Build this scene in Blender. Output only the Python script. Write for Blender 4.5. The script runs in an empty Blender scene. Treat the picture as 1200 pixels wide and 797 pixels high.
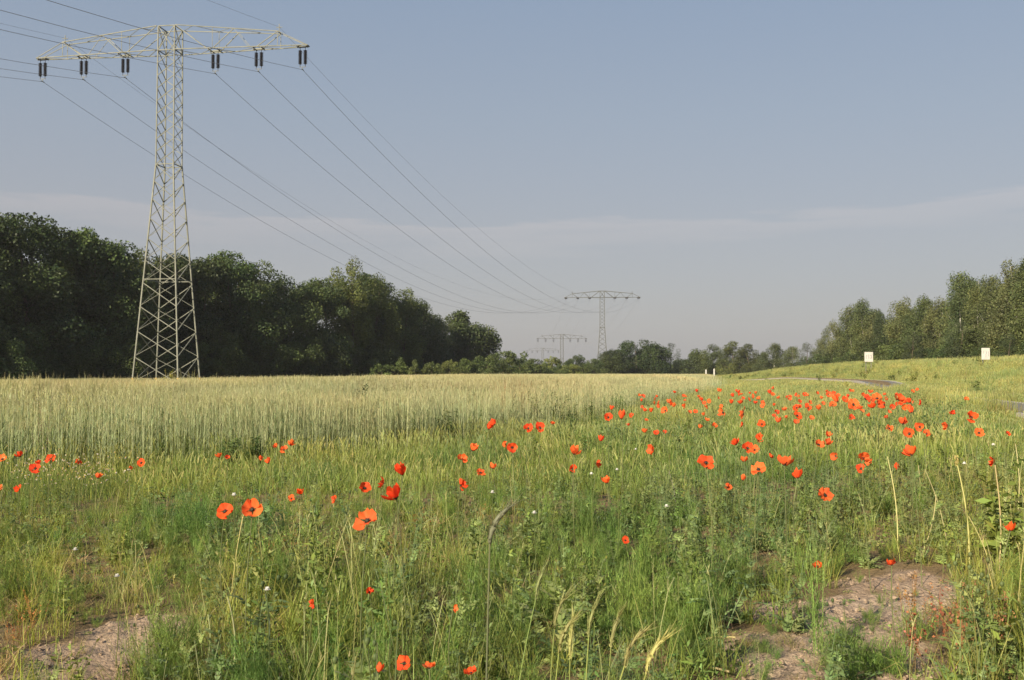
import bpy, math, random
import numpy as np
from mathutils import Vector

random.seed(7)
RNG = np.random.default_rng(11)
S = bpy.context.scene
C = S.collection
R = math.radians

# ------------------------------------------------------------------ camera
EYE = 1.2
PITCH = math.atan(38.5 / 1200)
CP, SP = math.cos(PITCH), math.sin(PITCH)
cam_d = bpy.data.cameras.new('camera')
cam = bpy.data.objects.new('camera', cam_d)
C.objects.link(cam)
cam.location = (0, 0, EYE)
cam.rotation_euler = (R(90) + PITCH, 0, 0)
cam_d.sensor_width = 36
cam_d.lens = 36
cam_d.clip_start = 0.05
cam_d.clip_end = 6000
cam_d.dof.use_dof = True
cam_d.dof.focus_distance = 9.0
cam_d.dof.aperture_fstop = 14
S.camera = cam


def proj(x, y, z):
    yc = y * CP + (z - EYE) * SP
    up = -y * SP + (z - EYE) * CP
    return 600 + 1200 * x / yc, 398.5 - 1200 * up / yc


def ray(px, py, d):
    u, v = (px - 600) / 1200, (398.5 - py) / 1200
    dx, dy, dz = u, CP - v * SP, SP + v * CP
    k = d / dy
    return dx * k, d, EYE + dz * k


# ------------------------------------------------------------------ terrain
def sm(a, b, x):
    t = np.clip((np.asarray(x, float) - a) / (b - a), 0, 1)
    return t * t * (3 - 2 * t)


_ph = RNG.uniform(0, 6.28, (40, 2))
_dr = RNG.uniform(0, 6.28, 40)


def wob(x, y, scale, k0=0, n=6):
    """smooth pseudo-noise about -1..1; scale = feature size in metres"""
    s = 0
    for i in range(n):
        a = _dr[(k0 + i) % 40]
        f = (0.7 + 0.33 * i) * 2 * math.pi / (scale * 2.2)
        s = s + np.sin((x * math.cos(a) + y * math.sin(a)) * f + _ph[(k0 + i) % 40, 0]) / (1 + .25 * i)
    return s / 2.6


_cy = np.array([-60, 0, 20, 45, 55, 75, 100, 130, 160, 180, 230, 300])
_cx = np.array([15, 20, 23.2, 26, 27.5, 31, 33.3, 34.9, 35.2, 35.2, 36, 38])
_cz = np.array([1.7, 1.75, 1.85, 1.98, 2.1, 2.2, 2.3, 1.95, 1.35, 1.0, .4, 0]) - .52


def crest(y):
    return np.interp(y, _cy, _cx), np.interp(y, _cy, _cz)


def path_mid(y):
    y = np.asarray(y, float)
    return np.where(y < 60, 5.3 + .245 * y, np.interp(y, [60, 90, 130, 180], [20.0, 25.2, 27.5, 28.4]))


def gz(x, y):
    x = np.asarray(x, float)
    y = np.asarray(y, float)
    c = x - .24 * y
    z = .30 * sm(-1.2, 3.2, c) * sm(190, 120, y)
    pm = path_mid(y)
    xc, zc = crest(y)
    f = sm(0, 1, (x - pm - 2.2) / np.maximum(xc - pm - 2.2, .5))
    z = z + f * np.maximum(zc - .3, 0)
    z = z - sm(xc + 1, xc + 14, x) * zc * .35
    z = z - 9.5 * sm(185, 450, y)
    z = z - .32 * sm(-3, -22, x) * sm(8, 40, y)
    z = z + .50 * np.exp(-((x - pm - .85) / 1.6) ** 2) * sm(40, 58, y) * sm(150, 110, y)
    z = z + .05 * wob(x, y, 5.0, 3) * sm(2, 12, np.hypot(x, y)) * (1 - sm(-.6, -.1, x - pm) * (1 - sm(2.2, 3, x - pm)))
    return z


def bare(x, y):
    """1 on the bare sandy soil patches"""
    n = .34 * wob(x, y, .45, 9) + .22 * wob(x, y, .18, 27)
    m = 0
    for (cx, cy, rx, ry, a) in SOIL:
        dx, dy = x - cx, y - cy
        ca, sa = math.cos(a), math.sin(a)
        u, v = (dx * ca + dy * sa) / rx, (-dx * sa + dy * ca) / ry
        m = np.maximum(m, sm(1.15, .75, np.hypot(u, v) + n))
    return m


def ground_at(px, py):
    d = 1.0
    for k in range(4000):
        x, y, z = ray(px, py, d)
        if z <= gz(x, y):
            return x, y
        d *= 1.003
    return x, y


SOIL = []
for (px, py, rx, ry, a) in [(905, 765, .34, .40, .2), (1010, 720, .36, .72, -.35), (1075, 690, .28, .5, 0), (1040, 775, .38, .36, 0), (905, 720, .2, .3, 0), (890, 820, .34, .3, .2),
                            (120, 775, .42, .42, .2), (165, 735, .30, .30, .3), (60, 790, .3, .3, 0)]:
    gx, gy = ground_at(px, py)
    SOIL.append((gx, gy, rx * .74, ry * .78, a))


# ------------------------------------------------------------------ helpers
def tag(o, label=None, cat=None, group=None, kind=None):
    if label:
        o['label'] = label
    if cat:
        o['category'] = cat
    if group:
        o['group'] = group
    if kind:
        o['kind'] = kind
    return o


def empty(name, loc, rz=0, **kw):
    o = bpy.data.objects.new(name, None)
    o.empty_display_size = .1
    C.objects.link(o)
    o.location = loc
    o.rotation_euler = (0, 0, rz)
    return tag(o, **kw)


BAR = .58


class G:
    """collects vertices and faces; build() makes ONE mesh"""

    def __init__(s):
        s.v, s.f, s.c, s.n = [], [], [], 0

    def add(s, v, f, c=None, m=0):
        v = np.asarray(v, float).reshape(-1, 3)
        f = np.asarray(f, int)
        if c is None:
            c = (1, 1, 1)
        c = np.asarray(c, float)
        if c.ndim == 1:
            c = np.tile(c, (len(v), 1))
        s.v.append(v)
        s.c.append(c)
        s.f.append((f + s.n, m))
        s.n += len(v)

    def mesh(s, name, mats, smooth=False):
        me = bpy.data.meshes.new(name)
        v = np.concatenate(s.v)
        c = np.concatenate(s.c)
        li, ls, mi, p = [], [], [], 0
        for f, m in s.f:
            k = f.shape[1]
            li.append(f.ravel())
            ls.append(p + np.arange(len(f)) * k)
            mi.append(np.full(len(f), m))
            p += f.size
        li, ls, mi = np.concatenate(li), np.concatenate(ls), np.concatenate(mi)
        me.vertices.add(len(v))
        me.vertices.foreach_set('co', v.astype(np.float32).ravel())
        me.loops.add(len(li))
        me.loops.foreach_set('vertex_index', li.astype(np.int32))
        me.polygons.add(len(ls))
        me.polygons.foreach_set('loop_start', ls.astype(np.int32))
        me.polygons.foreach_set('material_index', mi.astype(np.int32))
        m0 = mats[0] if isinstance(mats, (list, tuple)) else mats
        foliage = any(q in m0.name for q in ('grass', 'rye', 'weed', 'leaves', 'petal', 'stem'))
        me.polygons.foreach_set('use_smooth', np.full(len(ls), bool(smooth or foliage)))
        at = me.color_attributes.new('tint', 'FLOAT_COLOR', 'POINT')
        at.data.foreach_set('color', np.concatenate([c, np.ones((len(c), 1))], 1).astype(np.float32).ravel())
        for m in (mats if isinstance(mats, (list, tuple)) else [mats]):
            me.materials.append(m)
        me.update(calc_edges=True)
        me.validate()
        return me

    def build(s, name, mats, parent=None, loc=None, smooth=False):
        o = bpy.data.objects.new(name, s.mesh(name, mats, smooth))
        C.objects.link(o)
        if parent:
            o.parent = parent
        if loc is not None:
            o.location = loc
        return o

    # --- shapes
    def strips(s, base, h, az, lean, bend, w, cb, ct, segs=4, tip=.15, twist=None, m=0, droop=0):
        """n blades: base (n,3), height, azimuth, lean (rad), bend (rad added to the tip), width"""
        base = np.asarray(base, float)
        n = len(base)
        bc = lambda q: np.broadcast_to(np.asarray(q, float), (n,)).copy()
        h, az, lean, bend, w = map(bc, (h, az, lean, bend, w))
        tw = bc(0) if twist is None else bc(twist)
        cb = np.broadcast_to(np.asarray(cb, float), (n, 3))
        ct = np.broadcast_to(np.asarray(ct, float), (n, 3))
        P = base.copy()
        hz = np.stack([np.cos(az), np.sin(az), 0 * az], 1)
        sd = np.stack([-np.sin(az + tw), np.cos(az + tw), 0 * az], 1)
        V = np.zeros((n, segs + 1, 2, 3))
        K = np.zeros((n, segs + 1, 2, 3))
        for i in range(segs + 1):
            t = i / segs
            wd = (w * ((1 - t) ** .7 * (1 - tip) + tip) * .5)[:, None] if tip < 1 else (w * .5)[:, None]
            V[:, i, 0] = P - sd * wd
            V[:, i, 1] = P + sd * wd
            K[:, i, :] = (cb * (1 - t) + ct * t)[:, None]
            if i == segs:
                break
            ang = lean + bend * (t + .5 / segs) ** 1.5 + droop * t ** 3
            P = P + (hz * np.sin(ang)[:, None] + np.array([0, 0, 1.]) * np.cos(ang)[:, None]) * (h / segs)[:, None]
        F = []
        st = (segs + 1) * 2
        o = np.arange(n)[:, None] * st
        for i in range(segs):
            F.append(o + np.array([[2 * i, 2 * i + 1, 2 * i + 3, 2 * i + 2]]))
        s.add(V.reshape(-1, 3), np.concatenate(F), K.reshape(-1, 3), m)
        return P

    def cards(s, ctr, size, nrm, col, asp=1.0, m=0, up=None):
        """n leaf shaped cards (rhombs)"""
        ctr = np.asarray(ctr, float)
        n = len(ctr)
        nrm = nrm / (np.linalg.norm(nrm, axis=1, keepdims=True) + 1e-9)
        rv = RNG.normal(size=(n, 3)) if up is None else up + RNG.normal(size=(n, 3)) * .25
        a = np.cross(nrm, rv)
        a /= np.linalg.norm(a, axis=1, keepdims=True) + 1e-9
        b = np.cross(nrm, a)
        sz = np.broadcast_to(np.asarray(size, float), (n,))[:, None]
        V = np.stack([ctr - b * sz * .5, ctr + a * sz * .5 * asp + nrm * sz * .1, ctr + b * sz * .55, ctr - a * sz * .42 * asp + nrm * sz * .1], 1)
        f = np.arange(n)[:, None] * 4 + np.arange(4)
        s.add(V.reshape(-1, 3), f, np.repeat(np.broadcast_to(col, (n, 3)), 4, 0), m)

    def tube(s, pts, rad, col=(1, 1, 1), k=6, m=0, cap=True):
        pts = np.asarray(pts, float)
        n = len(pts)
        rad = np.broadcast_to(np.asarray(rad, float), (n,))
        T = np.gradient(pts, axis=0)
        T /= np.linalg.norm(T, axis=1, keepdims=True) + 1e-12
        ref = np.where(np.abs(T[:, 2:3]) > .9, np.array([[1., 0, 0]]), np.array([[0, 0, 1.]]))
        A = np.cross(T, ref)
        A /= np.linalg.norm(A, axis=1, keepdims=True)
        B = np.cross(T, A)
        th = np.arange(k) * 2 * math.pi / k
        V = pts[:, None] + (A[:, None] * np.cos(th)[None, :, None] + B[:, None] * np.sin(th)[None, :, None]) * rad[:, None, None]
        i, j = np.meshgrid(np.arange(n - 1), np.arange(k), indexing='ij')
        j2 = (j + 1) % k
        F = np.stack([i * k + j, i * k + j2, (i + 1) * k + j2, (i + 1) * k + j], -1).reshape(-1, 4)
        s.add(V.reshape(-1, 3), F, col, m)
        if cap:
            s.add(np.concatenate([V[-1], [pts[-1]]]), [[q, (q + 1) % k, k] for q in range(k)], col, m)

    def bar(s, a, b, w, col=(1, 1, 1), m=0, w2=None):
        a, b = np.asarray(a, float), np.asarray(b, float)
        w = w * BAR
        w2 = w2 * BAR if w2 else None
        t = b - a
        t /= np.linalg.norm(t) + 1e-12
        ref = np.array([0, 0, 1.]) if abs(t[2]) < .9 else np.array([1., 0, 0])
        u = np.cross(t, ref)
        u /= np.linalg.norm(u)
        v = np.cross(u, t)
        h = w / 2
        h2 = (w2 or w) / 2
        V = []
        for p in (a, b):
            V += [p - u * h - v * h2, p + u * h - v * h2, p + u * h + v * h2, p - u * h + v * h2]
        s.add(V, [[0, 1, 5, 4], [1, 2, 6, 5], [2, 3, 7, 6], [3, 0, 4, 7], [3, 2, 1, 0], [4, 5, 6, 7]], col, m)

    def box(s, c, d, col=(1, 1, 1), m=0):
        c, d = np.asarray(c, float), np.asarray(d, float) / 2
        V = [c + d * np.array(q) for q in [(-1, -1, -1), (1, -1, -1), (1, 1, -1), (-1, 1, -1), (-1, -1, 1), (1, -1, 1), (1, 1, 1), (-1, 1, 1)]]
        s.add(V, [[3, 2, 1, 0], [4, 5, 6, 7], [0, 1, 5, 4], [1, 2, 6, 5], [2, 3, 7, 6], [3, 0, 4, 7]], col, m)

    def lathe(s, prof, k=10, col=(1, 1, 1), m=0, ctr=(0, 0, 0)):
        prof = np.asarray(prof, float)
        th = np.arange(k) * 2 * math.pi / k
        V = np.stack([prof[:, 0:1] * np.cos(th), prof[:, 0:1] * np.sin(th), np.repeat(prof[:, 1:2], k, 1)], -1) + np.asarray(ctr)
        n = len(prof)
        i, j = np.meshgrid(np.arange(n - 1), np.arange(k), indexing='ij')
        j2 = (j + 1) % k
        s.add(V.reshape(-1, 3), np.stack([i * k + j, i * k + j2, (i + 1) * k + j2, (i + 1) * k + j], -1).reshape(-1, 4), col, m)


# ------------------------------------------------------------------ materials
class NT:
    def __init__(s, mat):
        s.t = mat.node_tree
        s.t.nodes.clear()
        s.N, s.L = s.t.nodes, s.t.links

    def n(s, typ, **kw):
        nd = s.N.new(typ)
        for k, v in kw.items():
            if k.startswith('i_'):
                nd.inputs[k[2:].replace('_', ' ')].default_value = v
            else:
                setattr(nd, k, v)
        return nd

    def l(s, a, b):
        s.L.new(a, b)


def newmat(name):
    m = bpy.data.materials.new(name)
    m.use_nodes = True
    return m, NT(m)


def ramp(nt, fac, stops):
    r = nt.n('ShaderNodeValToRGB')
    e = r.color_ramp.elements
    while len(e) < len(stops):
        e.new(.5)
    for q, (p, c) in zip(e, stops):
        q.position = p
        q.color = (*c, 1)
    nt.l(fac, r.inputs[0])
    return r.outputs[0]


def foliage_mat(name, trans=.35, var=.35, patch=.3, pscale=.25, rough=.55, spec=.25, tcol=(1.15, 1.15, .55), patch_col=((.72, .85, .8), (1.25, 1.12, .95)), hue=.012):
    """tint attribute x per-instance and patchy natural variation"""
    m, nt = newmat(name)
    at = nt.n('ShaderNodeAttribute', attribute_name='tint')
    oi = nt.n('ShaderNodeObjectInfo')
    geo = nt.n('ShaderNodeNewGeometry')
    nz = nt.n('ShaderNodeTexNoise', noise_dimensions='3D')
    nz.inputs['Scale'].default_value = pscale
    nz.inputs['Detail'].default_value = 3
    nt.l(geo.outputs['Position'], nz.inputs['Vector'])
    rp = ramp(nt, nz.outputs[0], [(.35, patch_col[0]), (.65, patch_col[1])])
    mx = nt.n('ShaderNodeMix', data_type='RGBA', blend_type='MULTIPLY')
    mx.inputs[0].default_value = patch / .3 if patch < .3 else 1
    nt.l(at.outputs['Color'], mx.inputs[6])
    nt.l(rp, mx.inputs[7])
    hs = nt.n('ShaderNodeHueSaturation')
    mr = nt.n('ShaderNodeMapRange')
    mr.inputs[3].default_value = 1 - var
    mr.inputs[4].default_value = 1 + var
    nt.l(oi.outputs['Random'], mr.inputs[0])
    nt.l(mr.outputs[0], hs.inputs['Value'])
    mh = nt.n('ShaderNodeMath', operation='MULTIPLY')
    mh.inputs[1].default_value = 7.31
    fr = nt.n('ShaderNodeMath', operation='FRACT')
    nt.l(oi.outputs['Random'], mh.inputs[0])
    nt.l(mh.outputs[0], fr.inputs[0])
    mr2 = nt.n('ShaderNodeMapRange')
    mr2.inputs[3].default_value = .5 - hue
    mr2.inputs[4].default_value = .5 + hue
    nt.l(fr.outputs[0], mr2.inputs[0])
    nt.l(mr2.outputs[0], hs.inputs['Hue'])
    nt.l(mx.outputs[2], hs.inputs['Color'])
    pb = nt.n('ShaderNodeBsdfPrincipled')
    pb.inputs['Roughness'].default_value = rough
    pb.inputs['Specular IOR Level'].default_value = spec
    nt.l(hs.outputs[0], pb.inputs['Base Color'])
    tr = nt.n('ShaderNodeBsdfTranslucent')
    tm = nt.n('ShaderNodeMix', data_type='RGBA', blend_type='MULTIPLY')
    tm.inputs[0].default_value = 1
    tm.inputs[7].default_value = (*tcol, 1)
    nt.l(hs.outputs[0], tm.inputs[6])
    nt.l(tm.outputs[2], tr.inputs['Color'])
    ms = nt.n('ShaderNodeMixShader')
    ms.inputs[0].default_value = trans
    nt.l(pb.outputs[0], ms.inputs[1])
    nt.l(tr.outputs[0], ms.inputs[2])
    out = nt.n('ShaderNodeOutputMaterial')
    nt.l(ms.outputs[0], out.inputs[0])
    return m


def solid_mat(name, c1, c2, scale=8, rough=.7, metal=0, bump=0, spec=.3, coord='Object'):
    m, nt = newmat(name)
    tc = nt.n('ShaderNodeTexCoord')
    nz = nt.n('ShaderNodeTexNoise')
    nz.inputs['Scale'].default_value = scale
    nz.inputs['Detail'].default_value = 6
    nt.l(tc.outputs[coord], nz.inputs['Vector'])
    col = ramp(nt, nz.outputs[0], [(.3, c1), (.7, c2)])
    pb = nt.n('ShaderNodeBsdfPrincipled')
    pb.inputs['Roughness'].default_value = rough
    pb.inputs['Metallic'].default_value = metal
    pb.inputs['Specular IOR Level'].default_value = spec
    nt.l(col, pb.inputs['Base Color'])
    if bump:
        bp = nt.n('ShaderNodeBump')
        bp.inputs['Strength'].default_value = bump
        bp.inputs['Distance'].default_value = .02
        nt.l(nz.outputs[0], bp.inputs['Height'])
        nt.l(bp.outputs[0], pb.inputs['Normal'])
    out = nt.n('ShaderNodeOutputMaterial')
    nt.l(pb.outputs[0], out.inputs[0])
    return m


M_grass = foliage_mat('grass_blades', .45, .25, pscale=.6)
M_rye = foliage_mat('rye_stalks', .30, .18, pscale=.12, patch_col=((.86, .95, .92), (1.12, 1.05, .98)))
M_weed = foliage_mat('weed_leaves', .30, .22, pscale=.6)
M_leaf = foliage_mat('tree_leaves', .25, .22, pscale=.25, tcol=(1.1, 1.2, .5), patch_col=((.75, .8, .8), (1.3, 1.2, 1.0)))
M_petal = foliage_mat('poppy_petal', .5, hue=.005, var=.10, patch=.05, rough=.6, spec=.2, tcol=(1.05, 1.0, .7), patch_col=((.95, .9, .9), (1.05, 1.05, 1.05)))
M_white = foliage_mat('white_petals', .3, .1, patch=.05, tcol=(1, 1, .95), patch_col=((.95, .95, .95), (1.02, 1.02, 1.02)))
M_bark = solid_mat('bark', (.05, .04, .03), (.13, .10, .07), 3, .9, bump=.6)
M_birch = solid_mat('birch_bark', (.16, .15, .13), (.55, .53, .47), 2.2, .8, bump=.3)
M_steel = solid_mat('galvanised_steel', (.105, .112, .088), (.175, .18, .145), 1.4, .6, .1)
M_rust = solid_mat('yellow_leg_paint', (.45, .26, .05), (.55, .36, .10), 4, .7)
M_ceram = solid_mat('brown_porcelain', (.010, .008, .010), (.022, .016, .018), 6, .35, spec=.5)
M_wire = solid_mat('aluminium_cable', (.20, .20, .21), (.28, .28, .29), 1, .5, .2)
M_board = solid_mat('white_board_paint', (.46, .45, .41), (.57, .56, .52), 3, .5)
M_mark = solid_mat('worn_grey_paint', (.24, .235, .24), (.36, .35, .35), 9, .7)
M_dark = solid_mat('black_band_paint', (.03, .03, .03), (.06, .06, .06), 9, .7)

# ground material
M_ground, nt = newmat('soil')
geo = nt.n('ShaderNodeNewGeometry')
n1 = nt.n('ShaderNodeTexNoise'); n1.inputs['Scale'].default_value = 2.2; n1.inputs['Detail'].default_value = 8
n2 = nt.n('ShaderNodeTexNoise'); n2.inputs['Scale'].default_value = 38; n2.inputs['Detail'].default_value = 8; n2.inputs['Roughness'].default_value = .7
n3 = nt.n('ShaderNodeTexVoronoi'); n3.inputs['Scale'].default_value = 55
for q in (n1, n2, n3):
    nt.l(geo.outputs['Position'], q.inputs['Vector'])
sand = ramp(nt, n1.outputs[0], [(.3, (.34, .25, .175)), (.7, (.47, .365, .265))])
fine = ramp(nt, n2.outputs[0], [(.3, (.62, .60, .58)), (.7, (1.12, 1.12, 1.12))])
mm = nt.n('ShaderNodeMix', data_type='RGBA', blend_type='MULTIPLY'); mm.inputs[0].default_value = 1
nt.l(sand, mm.inputs[6]); nt.l(fine, mm.inputs[7])
at = nt.n('ShaderNodeAttribute', attribute_name='tint')
mg = nt.n('ShaderNodeMix', data_type='RGBA', blend_type='MULTIPLY'); mg.inputs[0].default_value = 1
nt.l(mm.outputs[2], mg.inputs[6]); nt.l(at.outputs['Color'], mg.inputs[7])
ad = nt.n('ShaderNodeMath', operation='ADD')
mu = nt.n('ShaderNodeMath', operation='MULTIPLY'); mu.inputs[1].default_value = .35
nt.l(n3.outputs['Distance'], mu.inputs[0]); nt.l(n2.outputs[0], ad.inputs[0]); nt.l(mu.outputs[0], ad.inputs[1])
bp = nt.n('ShaderNodeBump'); bp.inputs['Strength'].default_value = .8; bp.inputs['Distance'].default_value = .03
nt.l(ad.outputs[0], bp.inputs['Height'])
pb = nt.n('ShaderNodeBsdfPrincipled'); pb.inputs['Roughness'].default_value = .95; pb.inputs['Specular IOR Level'].default_value = .1
nt.l(mg.outputs[2], pb.inputs['Base Color']); nt.l(bp.outputs[0], pb.inputs['Normal'])
out = nt.n('ShaderNodeOutputMaterial'); nt.l(pb.outputs[0], out.inputs[0])

M_asph = solid_mat('asphalt', (.13, .124, .112), (.19, .18, .16), 30, .85, bump=.3)
M_kerb = solid_mat('pale_path_edge', (.30, .28, .24), (.42, .40, .35), 12, .9)

# ------------------------------------------------------------------ ground sheet
rr = [0.0, .5, 1.0, 1.5, 2.0]
while rr[-1] < 9:
    rr.append(rr[-1] + .035)
while rr[-1] < 4500:
    rr.append(rr[-1] * 1.022)
rr = np.array(rr)
th = np.concatenate([np.arange(-36, 36, .3), np.arange(36, 324, 4.5)])
th = np.radians(th)
A, B = np.meshgrid(rr, th, indexing='ij')
gx, gy = A * np.sin(B), A * np.cos(B)
zz = gz(gx, gy)
bm_ = bare(gx, gy) * (A < 12)
near = (A < 14) & (A > 1.5)
zz = zz + np.where(near, (.007 * wob(gx, gy, .35, 12) + .013 * wob(gx, gy, .14, 22) + .014 * wob(gx, gy, .07, 31)) * (.25 + .9 * bm_), 0)
col = np.array([1., 1, 1]) * bm_[..., None] + np.array([.58, .56, .42]) * (1 - bm_[..., None])
g = G()
n, k = A.shape
i, j = np.meshgrid(np.arange(n - 1), np.arange(k), indexing='ij')
j2 = (j + 1) % k
F = np.stack([i * k + j, (i + 1) * k + j, (i + 1) * k + j2, i * k + j2], -1).reshape(-1, 4)
g.add(np.stack([gx, gy, zz], -1).reshape(-1, 3), F, col.reshape(-1, 3))
ground = g.build('ground', M_ground, smooth=True)
tag(ground, kind='structure')

# path (asphalt ribbon with pale edges)
ys = np.concatenate([np.arange(-10, 60, 1.0), np.arange(60, 185, 2.5)])
pm = path_mid(ys)
g = G()
ge = G()


def ribbon(gg, x0, x1, lift):
    za = gz(pm, ys) + lift
    V = np.stack([np.stack([pm + x0, ys, za], 1), np.stack([pm + x1, ys, za], 1)], 1).reshape(-1, 3)
    q = np.arange(len(ys) - 1)[:, None] * 2 + np.array([[0, 1, 3, 2]])
    gg.add(V, q)


ribbon(g, -.0, 1.7, .07)
pth = g.build('path', M_asph)
tag(pth, kind='structure')
for x0, x1 in ((-.12, .0), (1.7, 1.86)):
    za = gz(pm, ys)
    V = []
    for (dx, l) in ((x0, -.1), (x0, .085), (x1, .085), (x1, -.1)):
        V.append(np.stack([pm + dx, ys, za + l], 1))
    V = np.stack(V, 1).reshape(-1, 3)
    Q = np.concatenate([np.arange(len(ys) - 1)[:, None] * 4 + np.array([[e, e + 1, e + 5, e + 4]]) for e in range(3)])
    ge.add(V, Q)
tag(ge.build('path_edge', M_kerb), kind='structure')

# ------------------------------------------------------------------ scattering
protos = {}


def proto(name, g_, mats):
    o = bpy.data.objects.new(name, g_.mesh(name, mats))   # never linked: only feeds the scatter
    return o


def scatter(name, label, pts, yaw, scl, idx, plist, tilt=None, cat=None):
    n = len(pts)
    me = bpy.data.meshes.new(name)
    me.vertices.add(n)
    me.vertices.foreach_set('co', np.asarray(pts, np.float32).ravel())
    r = np.zeros((n, 3), np.float32)
    r[:, 2] = yaw
    if tilt is not None:
        r[:, :2] = tilt
    a = me.attributes.new('rot', 'FLOAT_VECTOR', 'POINT'); a.data.foreach_set('vector', r.ravel())
    sc = np.asarray(scl, np.float32)
    if sc.ndim == 1:
        sc = np.repeat(sc[:, None], 3, 1)
    a = me.attributes.new('scl', 'FLOAT_VECTOR', 'POINT'); a.data.foreach_set('vector', sc.ravel())
    a = me.attributes.new('idx', 'INT', 'POINT'); a.data.foreach_set('value', np.asarray(idx, np.int32))
    o = bpy.data.objects.new(name, me)
    C.objects.link(o)
    ng = bpy.data.node_groups.new('scatter_' + name, 'GeometryNodeTree')
    ng.interface.new_socket('Geometry', in_out='INPUT', socket_type='NodeSocketGeometry')
    ng.interface.new_socket('Geometry', in_out='OUTPUT', socket_type='NodeSocketGeometry')
    N, L = ng.nodes, ng.links
    gi, go = N.new('NodeGroupInput'), N.new('NodeGroupOutput')
    ip = N.new('GeometryNodeInstanceOnPoints')
    jn = N.new('GeometryNodeJoinGeometry')
    for p in reversed(plist):
        oi = N.new('GeometryNodeObjectInfo')
        oi.inputs['Object'].default_value = p
        oi.inputs['As Instance'].default_value = False
        g2 = N.new('GeometryNodeGeometryToInstance')
        L.new(oi.outputs['Geometry'], g2.inputs[0])
        L.new(g2.outputs[0], jn.inputs[0])

    def na(nm, t):
        q = N.new('GeometryNodeInputNamedAttribute')
        q.data_type = t
        q.inputs['Name'].default_value = nm
        return [x for x in q.outputs if x.enabled and x.name == 'Attribute'][0]
    er = N.new('FunctionNodeEulerToRotation')
    L.new(na('rot', 'FLOAT_VECTOR'), er.inputs[0])
    L.new(gi.outputs[0], ip.inputs['Points'])
    L.new(jn.outputs[0], ip.inputs['Instance'])
    ip.inputs['Pick Instance'].default_value = True
    L.new(na('idx', 'INT'), ip.inputs['Instance Index'])
    L.new(er.outputs[0], ip.inputs['Rotation'])
    L.new(na('scl', 'FLOAT_VECTOR'), ip.inputs['Scale'])
    L.new(ip.outputs[0], go.inputs[0])
    md = o.modifiers.new('scatter', 'NODES')
    md.node_group = ng
    tag(o, label, cat, kind='stuff')
    return o


def jit(c, n, a=.2):
    c = np.asarray(c, float)
    return np.clip(c * RNG.uniform(1 - a, 1 + a, (n, 1)) * RNG.uniform(1 - a * .4, 1 + a * .4, (n, 3)), 0, .95)


FRESH, YEL, PALE, DRY = (.262, .30, .078), (.345, .35, .11), (.43, .42, .22), (.50, .40, .23)
BLUE, FEATH, RUST = (.20, .262, .105), (.215, .31, .085), (.33, .17, .10)


def disc(n, r):
    a, q = RNG.uniform(0, 6.283, n), r * np.sqrt(RNG.uniform(0, 1, n))
    return np.stack([q * np.cos(a), q * np.sin(a), np.zeros(n)], 1)


def grass_tuft(n, h, spread, w, cb, ct, lean=.40, bend=1.15, stems=0):
    g = G()
    b = disc(n, spread)
    g.strips(b, h * RNG.uniform(.45, 1.1, n), RNG.uniform(0, 6.283, n), np.abs(RNG.normal(0, lean, n)), np.abs(RNG.normal(0, bend, n)), w * RNG.uniform(.6, 1.3, n),
             jit(cb, n, .3), jit(ct, n, .3), 4, .08, RNG.uniform(-1, 1, n))
    if stems:
        b = disc(stems, spread)
        az, ln, hh = RNG.uniform(0, 6.283, stems), np.abs(RNG.normal(0, .14, stems)), h * RNG.uniform(1.0, 1.45, stems)
        e = g.strips(b, hh, az, ln, .12, .0032, jit(YEL, stems), jit(PALE, stems), 4, .9, RNG.uniform(-1, 1, stems))
        for q in range(2):   # seed head: two crossed spindles with spikelets
            g.strips(e - np.array([0, 0, .005]), .075 * RNG.uniform(.7, 1.3, stems), az, ln + .2, .3, .0055, jit(PALE, stems), jit(PALE, stems), 3, .3, q * 1.57)
        for q in range(8):
            g.strips(e + RNG.uniform(-.01, .07, (stems, 1)) * np.array([0, 0, 1.]), .02, RNG.uniform(0, 6.28, stems), .6, .3, .004, jit(PALE, stems), jit(PALE, stems), 1, .2)
    return g


def leafy(g, org, n, L, W, col, spread, up=.7, lobes=5):
    """n pinnately lobed leaves"""
    for q in range(n):
        az = RNG.uniform(0, 6.283)
        t0 = RNG.uniform(.2, 1.2)
        p = np.array(org) + disc(1, spread)[0]
        l = L * RNG.uniform(.6, 1.2)
        hz = np.array([math.cos(az), math.sin(az), 0])
        sd = np.array([-math.sin(az), math.cos(az), 0])
        c = jit(col, 1, .25)[0]
        pts = []
        for i in range(lobes + 1):
            pts.append(p.copy())
            a = t0 + 1.1 * (i / lobes)
            p = p + (hz * math.sin(a) + np.array([0, 0, 1]) * math.cos(a)) * l / lobes
        pts = np.array(pts)
        V, F = [], []
        for i in range(lobes):
            a_, b_ = pts[i], pts[i + 1]
            w = W * (1 - .6 * i / lobes) * RNG.uniform(.8, 1.2)
            for sgn in (-1, 1):
                k = len(V)
                tip = a_ + (b_ - a_) * 1.1 + sd * sgn * w + np.array([0, 0, RNG.uniform(-.3, .3) * w])
                V += [a_, a_ + (b_ - a_) * .75, tip, a_ + (b_ - a_) * .25 + sd * sgn * w * .55]
                F.append([k, k + 1, k + 2, k + 3] if sgn < 0 else [k + 3, k + 2, k + 1, k])
        g.add(V, F, c)


def bud(g, p, r, col):
    u = [(0, -1.6), (.7, -1), (1, 0), (.75, 1), (0, 1.5)]
    g.lathe([(a * r, b * r) for a, b in u], 6, col, 0, p)


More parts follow.
